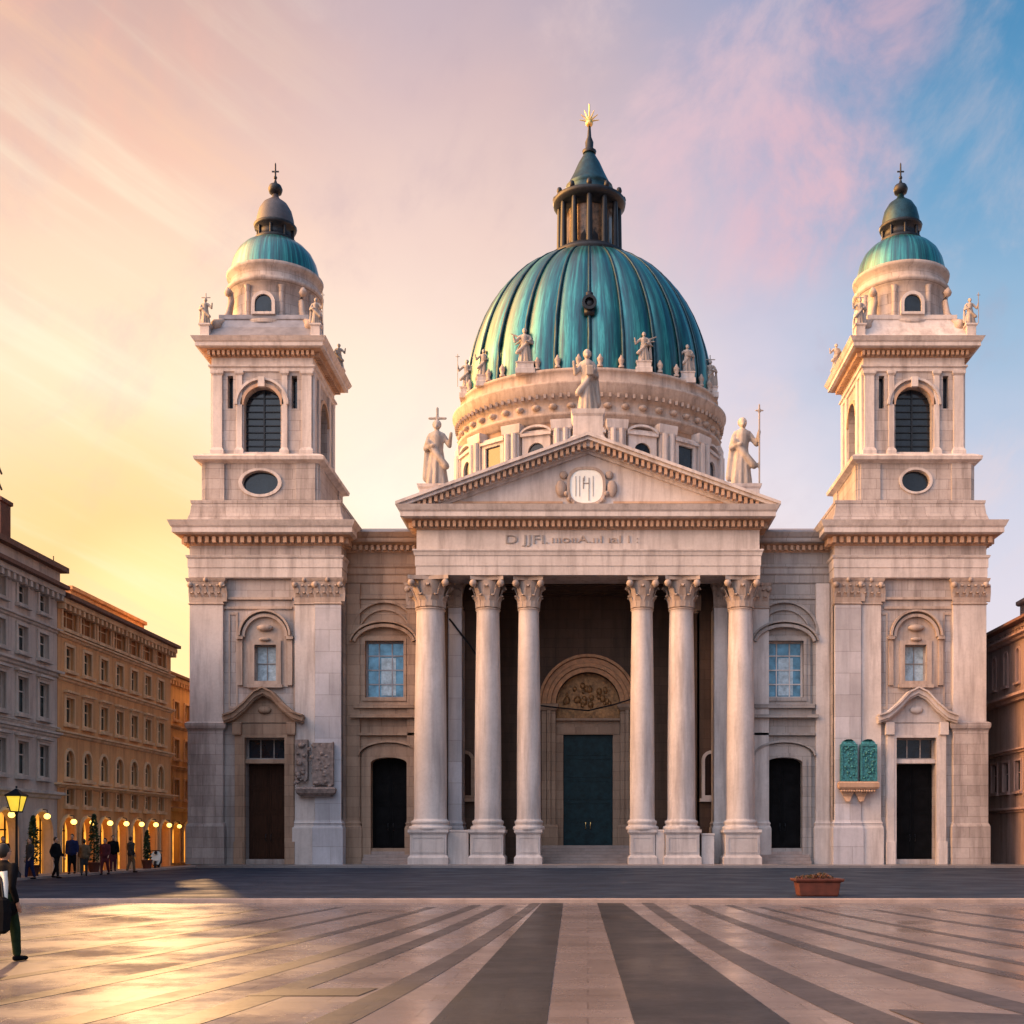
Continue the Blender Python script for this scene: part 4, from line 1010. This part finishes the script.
def block(name, label, cat, origin, rz, L_, H, wall, trim, rows, belts, xs, depth=9, eave=.6, roofh=1.9, ground=None, roofmat=TILE, roofin=4.0, shopglass=None):
    """street front along local x from 0 to L_, facing local -y"""
    r_ = thing(name, label, cat, origin, rz)
    holes = []
    for (z, w_, h, kind) in rows:
        for x in xs:
            if kind == 'arch': holes.append(archpoly(x, w_/2, z+.1, z+h-w_/2, 10))
            else: holes.append(rectpoly(x-w_/2, x+w_/2, z+.1, z+h))
    gx = []
    if ground:
        step, gw, gh = ground; n = int(L_/step)
        for i in range(n):
            x = (i+.5)*L_/n; gx.append(x); holes.append(archpoly(x, gw/2, .22, gh-gw/2, 12))
    o = MB(); o.plate(rectpoly(0, L_, 0, H), holes, 0, .35); o.box(0, L_, .36+1.2, depth, 0, H-.01)
    o.box(0, L_, .36, depth, 3.2 if ground else .0, 3.3 if ground else .05)
    for e in (0, L_-.3): o.box(e+.002, e+.298, .351, 1.56, 0, H-.01)
    wl = o.build('wall', wall, r_)
    if ground:
        sg_ = MB(); sg_.box(.3, L_-.3, .56, .60, .2, 3.15); sg_.build('shop_front', SHOP, r_)
        o = MB()
        for x in gx:
            o.box(x-gw/2+.04, x-gw/2+.1, 0.44, 0.50, .2, 3.0); o.box(x+gw/2-.1, x+gw/2-.04, 0.44, 0.50, .2, 3.0); o.box(x-gw/2, x+gw/2, 0.44, 0.50, 2.1, 2.16)
            o.box(x-.5, x+.1, 0.40, 0.52, .2, 1.1); o.box(x+.3, x+.34, 0.44, 0.50, .2, 2.1)
        o.build('shop_joinery', BROWNW, r_)
        proto = None
        for x in gx:
            a = MB(); a.strip(arc(0, gh-gw/2, gw/2, 180, 0, 12), .14, -.09, .02); a.box(-gw/2-.14, -gw/2, -.09, .02, .22, gh-gw/2); a.box(gw/2, gw/2+.14, -.09, .02, .22, gh-gw/2)
            if proto is None: proto = a.build('shop_arch', trim, r_, loc=(x, 0, 0))
            else: copytree(proto, (x, 0, 0), parent=r_)
        lp = None
        for x in gx:
            if lp is None:
                m_ = MB(); m_.ball((0, -.28, gh-.22), .14, 10, (1.0, 1, .9)); lp = m_.build('wall_lamp', LAMPG, r_, loc=(x, 0, 0))
                m_ = MB(); m_.tube([(0, 0, gh+.1), (0, -.28, gh+.05), (0, -.28, gh-.14)], .025, 5); m_.build('bracket', DARKM, lp)
            else: copytree(lp, (x, 0, 0), parent=r_)
    for (z, w_, h, kind) in rows:
        p0 = None
        for x in xs:
            if p0 is None: p0 = win_proto('window', w_, h, trim, GLASSD if kind != 'wood' else WOODP, kind == 'hood', kind == 'arch', r_); p0.location = (x, 0, z)
            else: copytree(p0, (x, 0, z), parent=r_)
    for z, hh, out in belts:
        MB().rect(0, L_, 0, .3, [(.0, z-.05), (out*.4, z), (out*.5, z+hh*.4), (out, z+hh*.6), (out, z+hh), (0, z+hh+.04)]).build('belt_course', trim, r_)
    o = MB(); o.box(-.1, L_+.1, -.35, .3, H-.35, H-.12); dent(o, .1, L_-.1, -.02, H-.6, H-.36, .5, .22, .3)
    o.build('eaves_cornice', trim, r_)
    o = MB(); y0, y1 = -eave, roofin
    o.loops([[(.02, y0, H-.115), (L_-.02, y0, H-.115), (L_-.02, y0, H+.05), (.02, y0, H+.05)], [(.02, y1, H-.115), (L_-.02, y1, H-.115), (L_-.02, y1, H+roofh), (.02, y1, H+roofh)],
             [(.02, depth, H-.115), (L_-.02, depth, H-.115), (L_-.02, depth, H+.05), (.02, depth, H+.05)]])
    o.build('roof', roofmat, r_)
    return r_, gx
XL = -23.8
gb, gx1 = block('grey_building', 'grey plastered building with shops in lit arches at the left edge of the square', 'building', (XL, -44.0, 0), R(90), 25.8, 13.0, PLAS_G, TRIM_G,
    [(4.35, .95, 1.5, 'hood'), (6.95, .95, 1.6, 'hood'), (9.55, .9, 1.15, 'flat'), (11.55, .85, .9, 'flat')], [(3.55, .28, .28), (6.3, .2, .2), (6.62, .12, .12), (9.0, .25, .25), (10.95, .18, .2)],
    [1.0+1.95*i for i in range(13)], ground=(2.9, 2.1, 2.95), roofh=1.5, roofin=2.6)
o = MB(); o.box(.2, 28.6, 1.1, 8.6, 12.9, 14.35); o.build('roof_storey', PLAS_G, gb)
o = MB(); o.loops([[(.1, y, z0), (28.8, y, z0), (28.8, y, z1), (.1, y, z1)] for y, z0, z1 in ((.75, 14.3, 14.55), (5, 14.3, 15.4), (9, 14.3, 14.5))]); o.build('upper_roof', TILE, gb)
o = MB(); o.box(24.1, 25.0, 1.7, 2.6, 14.4, 16.4); o.rect(24.1, 25.0, 1.7, 2.6, [(0, 16.4), (.08, 16.45), (.08, 16.6), (0, 16.65)]); ch = o.build('chimney', RUST, gb)
o = MB(); o.tube([(24.6, 2.1, 16.5), (24.6, 2.1, 18.6)], .03, 6)
for z in (17.4, 18.1):
    o.tube([(24.0, 1.9, z+.15), (25.4, 2.3, z-.1)], .05, 6)
o.build('aerial', DARKM, ch)
ob_, gx2 = block('orange_building', 'orange plastered building with rows of windows over lit shops, left of the church', 'building', (XL, -18.15, 0), R(90), 14.6, 12.7, PLAS_O, TRIM_O,
    [(3.0+.22, .8, .85, 'flat'), (4.45, .85, 1.35, 'arch'), (6.95, .85, 1.25, 'hood'), (9.4, .85, 1.15, 'flat'), (11.25, 1.5, 1.05, 'wood')], [(4.1, .16, .35), (6.45, .2, .22), (8.95, .2, .22), (10.9, .18, .22)],
    [1.2+1.95*i for i in range(7)], ground=(2.05, 1.5, 2.75), roofh=2.2, roofin=5)
o = MB(); o.box(13.0, 24, 5.0, 12, 0, 15.6); o.rect(13, 24, 5, 12, [(0, 15.6), (.15, 15.65), (.15, 15.85)]); 
o.build('rear_wing', PLAS_O, ob_)
o = MB(); o.tube([(10.8, 5.0, 14.6), (10.8, 5.0, 17.0)], .03, 6); o.tube([(10.4, 5.0, 16.6), (11.2, 5.0, 16.6)], .025, 6); o.build('aerial', DARKM, ob_)
block('ochre_building', 'narrow golden ochre building glimpsed between the orange building and the left tower', 'building', (-26.6, 2.0, 0), R(90), 22, 12.2, PLAS_Y, TRIM_O,
    [(4.3, .85, 1.3, 'flat'), (6.9, .85, 1.3, 'flat'), (9.4, .85, 1.2, 'flat')], [(3.6, .2, .25), (6.3, .16, .2), (8.9, .16, .2)], [1.5+2*i for i in range(10)], ground=(2.2, 1.5, 2.8), roofh=1.6)
rb, gx3 = block('brown_building', 'dark brown building with grouped arched windows at the right edge, beyond the church', 'building', (26.0, 34.0, 0), R(-90), 50, 14.7, PLAS_B, TRIM_B,
    [(4.6, 1.0, 1.9, 'flat'), (11.2, .55, 2.1, 'arch')], [(3.4, .25, .3), (7.0, .25, .3), (10.1, .4, .6), (13.8, .3, .5)],
    [2.0+2.1*i for i in range(23)], roofh=2.0, eave=.9)
o = MB(); o.box(31, 33, 1.0, 3.0, 14.7, 16.3); o.rect(31, 33, 1, 3, [(.1, 16.3), (.2, 16.4), (.2, 16.6)]); o.build('dormer', PLAS_B, rb)
# ------------------------------------------------------------------ street furniture
lx, ly = X(16.5, -24), -24.0
lp = thing('street_lamp', 'glowing yellow square lantern on a dark post before the grey building', 'street lamp', (lx, ly, .1))
k = (CY-24)/F
o = MB(); o.lathe(0, 0, [(.16, 0), (.17, .25), (.10, .35), (.07, .5), (.05, 1.2), (.045, 2.6), (.07, 2.65), (.04, 2.72)], 12); o.build('pole', DARKM, lp)
o = MB(); o.rect(-.2, .2, -.2, .2, [(-.06, 2.74), (0, 2.78), (.08, 3.35), (.02, 3.42), (-.1, 3.55), (-.18, 3.62)]); o.v = [(v[0], v[1], v[2]) for v in o.v]
hd = MB(); 
for sx in (-1, 1):
    for sy in (-1, 1): hd.tube([(sx*.16, sy*.16, 2.74), (sx*.29, sy*.29, 3.36)], .02, 5)
hd.rect(-.29, .29, -.29, .29, [(.04, 3.35), (.04, 3.4), (-.15, 3.55), (-.26, 3.66)]); hd.rect(-.16, .16, -.16, .16, [(.02, 2.7), (.02, 2.75)]); hd.ball((0, 0, 3.72), .05, 8)
h_ = hd.build('lantern_frame', DARKM, lp)
MB().rect(-.15, .15, -.15, .15, [(0, 2.76), (.12, 3.34)]).build('lantern_glass', LANTG, lp)

def leafmat(name, a, b_):
    m, t, b = newmat(name); co = t.n('ShaderNodeTexCoord').outputs['Object']
    t.l(t.mix(t.rng(t.noise(co, 5, 3), .35, .65), a, b_), b.inputs['Base Color']); b.inputs['Roughness'].default_value = .6; return m
LEAFD = leafmat('dark_foliage', (.012, .03, .012), (.03, .07, .02)); LEAFR = leafmat('reddish_foliage', (.10, .02, .015), (.05, .05, .02))
def leafcloud(o, n, f, sz, rnd):
    for _ in range(n):
        p = Vector(f(rnd)); a = Vector((rnd.gauss(0, 1), rnd.gauss(0, 1), rnd.gauss(0, 1))).normalized(); b = a.orthogonal().normalized(); s = sz*rnd.uniform(.6, 1.3)
        c_ = a.cross(b)
        o.add([p-b*s, p+c_*s*.45, p+b*s, p-c_*s*.45], [(0, 1, 2, 3)])
def cypress(u, Y, h, r, label, seed):
    rnd = random.Random(seed)
    Y = 23.1*F/(U0-u)-CY; t_ = thing('potted_cypress', label, 'shrub', (-23.1, Y, .2), 0, 'potted cypresses before the lit shops')
    MB().lathe(0, 0, [(.2, 0), (.28, .42), (.3, .45), (.26, .46), (.2, .40)], 14).build('pot', RUST, t_)
    MB().tube([(0, 0, .38), (.01, 0, .9), (0, 0, h*.85)], [.04, .03, .01], 6).build('trunk', BROWNW, t_)
    def f(q):
        z = q.random()**.8; a = q.random()*2*PI; rr = r*(1-z)**.6*(.55+.45*math.sin(6*z+a*2)**2)*q.uniform(.5, 1.05)+.03
        return (rr*math.cos(a), rr*math.sin(a), .5+z*(h-.5))
    o = MB(); leafcloud(o, 900, f, .07, rnd); me = o.build('crown', LEAFD, t_); return t_
cypress(33, -20.5, 2.5, .32, 'dark cypress in a pot before the second lit arch of the grey building', 1)
cypress(94, -11.5, 2.7, .34, 'taller dark cypress in a pot before the orange building', 2)
cypress(147, -4.4, 2.0, .22, 'smallest dark cypress in a pot, nearest the church', 3)
# planter
pl = thing('planter', 'low terracotta planter with reddish plants standing on the dark road before the church', 'planter', (X(817, -37.6), -37.6, .10))
o = MB(); o.loops([[(-hx, -hy, z), (hx, -hy, z), (hx, hy, z), (-hx, hy, z)] for hx, hy, z in ((.52, .34, 0), (.55, .36, .04), (.60, .40, .40), (.68, .46, .42), (.70, .48, .50), (.62, .40, .50), (.58, .36, .42))], smooth=False)
o.build('pot', RUST, pl, bevel=.015)
o = MB()
def f(q): x = q.uniform(-.6, .6); return (x, q.uniform(-.38, .38), .42+q.random()*.22*(1-(x/.7)**2)+.03*math.sin(9*x))
leafcloud(o, 1500, f, .035, random.Random(4)); o.build('plants', LEAFR, pl)
# scooter
def cloth(name, col): return plain(name, col, .9, 0, .3, 8, .2, spec=.1)
C_BLACK = cloth('black_cloth', (.006, .006, .008)); C_GREEN = cloth('dark_green_cloth', (.015, .03, .016)); C_BLUE = cloth('navy_cloth', (.014, .019, .065)); C_GREY = cloth('grey_cloth', (.04, .04, .045))
C_WINE = cloth('wine_cloth', (.08, .02, .028)); C_TAN = cloth('tan_cloth', (.14, .095, .06)); SKIN = plain('skin', (.45, .25, .17), .55, 0, .1); HAIR = plain('dark_hair', (.015, .01, .008), .6)
C_WHITE = cloth('white_cloth', (.7, .7, .68))
sc = thing('scooter', 'small parked scooter with a white front shield near the left tower', 'scooter', (X(157, -7), -7.0, .10), R(12))
for y in (-.62, .62):
    q = MB(); ls = []
    for j in range(20):
        a = 2*PI*j/20; ls.append([(.05*math.cos(2*PI*i/8), y+(.2+.05*math.sin(2*PI*i/8))*math.cos(a), .25+(.2+.05*math.sin(2*PI*i/8))*math.sin(a)) for i in range(8)])
    q.loops(ls+[ls[0]], False, False, True); q.tube([(-.06, y, .25), (.06, y, .25)], .08, 8); q.build('wheel', DARKM, sc)
q = MB(); q.loops([[(-hw, y, z0), (hw, y, z0), (hw*.9, y, z1), (-hw*.9, y, z1)] for y, hw, z0, z1 in ((-.1, .12, .25, .35), (.1, .17, .28, .62), (.5, .2, .35, .72), (.85, .12, .5, .7))]); q.box(-.18, .18, -.35, .0, .22, .3); q.build('body', C_GREY, sc, bevel=.02)
q = MB(); q.loops([[(-hw, y, z), (hw, y, z), (hw, y+.06, z), (-hw, y+.06, z)] for hw, y, z in ((.14, -.5, .28), (.24, -.48, .5), (.25, -.42, .8), (.14, -.36, 1.0))]); q.box(-.1, .1, -.8, -.45, .48, .53); q.build('front_shield', WHITE, sc, bevel=.02)
q = MB(); q.rect(-.15, .15, .05, .75, [(-.03, .72), (0, .75), (0, .8), (-.04, .84)]); q.build('seat', C_BLACK, sc)
q = MB(); q.tube([(-.32, -.32, 1.0), (-.1, -.38, 1.03), (.1, -.38, 1.03), (.32, -.32, 1.0)], .025, 8); q.ball((0, -.47, .92), .09, 10); q.build('handlebar', DARKM, sc)
# ------------------------------------------------------------------ people
def person(label, loc, h, rz, top, legs, stride=.12, seed=0, group=None, vox=.022, hold=None, hair=HAIR, coat=.0, lean=0.0):
    r_ = thing('person', label, 'person', loc, rz, group); k = h/1.75
    def P(x, y, z): return (x*k, (y-lean*max(0, z-.9))*k, z*k)
    hip = [P(-.09, 0, .92), P(.09, 0, .92)]; kn = [P(-.10, -stride*.75, .50), P(.10, stride*.25, .49)]; an = [P(-.10, -stride, .09), P(.10, stride*1.3, .11)]
    sh_ = [P(-.19, 0, 1.43), P(.19, 0, 1.43)]; el = [P(-.25, .05+stride*.3, 1.14), P(.25, .02-stride*.4, 1.14)]; wr = [P(-.25, -.05+stride*.3, .90), P(.25, -.12-stride*.5, .92)]
    o = MB()                                             # the whole body, one surface
    for i in (0, 1):
        capsule(o, hip[i], kn[i], .085*k, .055*k); capsule(o, kn[i], an[i], .055*k, .038*k)
        f0 = Vector(an[i]); capsule(o, f0+Vector((0, .03*k, -.05*k)), f0+Vector((0, -.16*k, -.055*k)), .038*k, .03*k)
        capsule(o, sh_[i], el[i], .052*k, .04*k); capsule(o, el[i], wr[i], .038*k, .027*k)
        d_ = (Vector(wr[i])-Vector(el[i])).normalized(); s = -1 if i == 0 else 1
        p0 = Vector(wr[i])+d_*.02*k; capsule(o, p0, p0+d_*.07*k, .028*k, .034*k)
        for q_ in range(4):
            b0 = p0+d_*.08*k+Vector((0, (q_-1.5)*.02*k, 0)); ln_ = (.062, .074, .07, .052)[q_]*k
            capsule(o, b0, b0+d_*ln_*.6, .011*k, .010*k, 6); capsule(o, b0+d_*ln_*.6, b0+d_*ln_+Vector((-s*.018*k, 0, 0)), .010*k, .009*k, 6)
        capsule(o, p0+Vector((0, -.03*k, 0)), p0+d_*.06*k+Vector((-s*.01*k, -.055*k, 0)), .013*k, .011*k, 6)
    capsule(o, P(-.07, 0, .95), P(.07, 0, .95), .115*k, .115*k); capsule(o, P(0, 0, .97), P(0, 0, 1.15), .125*k, .125*k); capsule(o, P(0, 0, 1.15), P(0, 0, 1.36), .135*k, .14*k)
    capsule(o, P(-.13, 0, 1.42), P(.13, 0, 1.42), .07*k, .07*k); capsule(o, P(0, .01, 1.44), P(0, -.01, 1.56), .055*k, .052*k)
    o.ball(P(0, -.01, 1.645), .105*k, 16, (.76, .92, 1.12)); o.ball(P(0, -.04, 1.58), .06*k, 10, (.9, 1, .8))
    capsule(o, P(0, -.105, 1.66), P(0, -.122, 1.63), .012*k, .017*k, 6)
    for s in (-1, 1): o.ball(P(s*.08, .0, 1.64), .024*k, 8, (.4, .8, 1.2))
    fused(o, 'body', SKIN, r_, vox*.62, 1)
    o = MB()
    for s in (-1, 1): o.ball(P(s*.03, -.098, 1.665), .011*k, 8)
    o.build('eyes', DARKM, r_)
    o = MB(); o.ball(P(0, .018, 1.672), .112*k, 16, (.80, .92, 1.08)); o.v = [v for v in o.v]
    fused(o, 'hair', hair, r_, vox*.7, 1)
    o = MB()
    for i in (0, 1): capsule(o, hip[i], kn[i], .108*k, .08*k); capsule(o, kn[i], Vector(an[i])+Vector((0, 0, .03*k)), .078*k, .062*k)
    capsule(o, P(-.06, 0, .95), P(.06, 0, .95), .13*k, .13*k)
    fused(o, 'trousers', legs, r_, vox, 2)
    o = MB()
    for i in (0, 1): capsule(o, sh_[i], el[i], .072*k, .058*k); capsule(o, el[i], Vector(wr[i])+(Vector(el[i])-Vector(wr[i]))*.12, .056*k, .045*k)
    capsule(o, P(-.08, 0, .93-coat), P(.08, 0, .93-coat), (.14+coat*.12)*k, (.14+coat*.12)*k); capsule(o, P(0, 0, .95-coat), P(0, 0, 1.2), .17*k, .15*k); capsule(o, P(-.04, 0, 1.15), P(-.04, 0, 1.36), .14*k, .15*k); capsule(o, P(.04, 0, 1.15), P(.04, 0, 1.36), .14*k, .15*k)
    capsule(o, P(-.14, 0, 1.41), P(.14, 0, 1.41), .085*k, .085*k); capsule(o, P(0, .01, 1.44), P(0, .0, 1.5), .075*k, .068*k)
    fused(o, 'jacket', top, r_, vox, 2)
    o = MB()
    for i in (0, 1): f0 = Vector(an[i]); capsule(o, f0+Vector((0, .03*k, -.045*k)), f0+Vector((0, -.17*k, -.055*k)), .048*k, .036*k)
    for i in (0, 1):
        o2 = MB(); f0 = Vector(an[i]); capsule(o2, f0+Vector((0, .03*k, -.04*k)), f0+Vector((0, -.17*k, -.052*k)), .05*k, .038*k); fused(o2, 'shoe', C_BLACK, r_, vox*.7, 1)
    return r_
pz = .0
PD = EYE*F/(962-V0)
p1 = person('person striding at the left edge of the square in black coat and green trousers', (X(4, PD-CY), PD-CY, 0), 1.62, R(160), C_BLACK, C_GREEN, .15, 1, vox=.02, coat=.12)
bag = thing('shoulder_bag', 'big black bag hanging beside the person in dark green trousers', 'bag', (X(4, PD-CY), PD-CY-.34, .42))
o = MB(); o.rect(-.22, .22, -.08, .08, [(-.04, 0), (0, .04), (.02, .3), (0, .46), (-.04, .5)]); o.build('bag_body', C_BLACK, bag, bevel=.03)
o = MB(); o.tube([(-.16, 0, .47), (-.12, .02, .75), (0, .06, .95), (.12, .02, .75), (.16, 0, .47)], .015, 6); o.build('strap', C_GREY, bag)
sw = thing('rolled_paper', 'white rolled paper held upright in front of the person in dark green trousers', 'paper', (X(15.5, PD-CY), PD-CY-.30, .80))
o = MB(); o.tube([(.0, 0, 0), (.01, 0, .3), (-.02, 0, .47)], [.03, .034, .05], 10); o.ball((-.05, 0, .43), .05, 8, (1.2, .8, .8)); o.build('paper_roll', WHITE, sw)
crowd = [(3, -24.6, C_BLACK, C_GREY, 'person in black and grey standing by the leftmost lit arch', 20), (30, -21.5, C_GREY, C_BLUE, 'person in a grey jacket and navy trousers before the second lit arch', -30), (56, -17.5, C_BLACK, C_BLACK, 'person all in black before the pier between the grey and orange buildings', 80),
         (72, -15.5, C_BLUE, C_BLACK, 'person in a navy jacket before the first orange shop arch', 10), (84, -13, C_TAN, C_GREY, 'person in a tan jacket before the orange building', 200), (105, -10.5, C_WINE, C_WINE, 'person dressed all in wine red before the orange building', 0),
         (113, -10, C_BLACK, C_WINE, 'person in a black jacket and wine red trousers beside the one all in red', 30), (131, -8, C_GREY, C_TAN, 'person in a grey jacket and tan trousers before the far orange shops', 150)]
for i, (u, Y, a, b_, lb, rz) in enumerate(crowd):
    XX = -22.7+.25*(i % 3); Y = -XX*F/(U0-u)-CY
    person(lb, (XX, Y, .20 if XX < -22.5 else .1), 1.62+.04*(i % 4), R(rz), a, b_, .06+.05*(i % 3), i, 'people strolling before the lit shops', vox=.035)
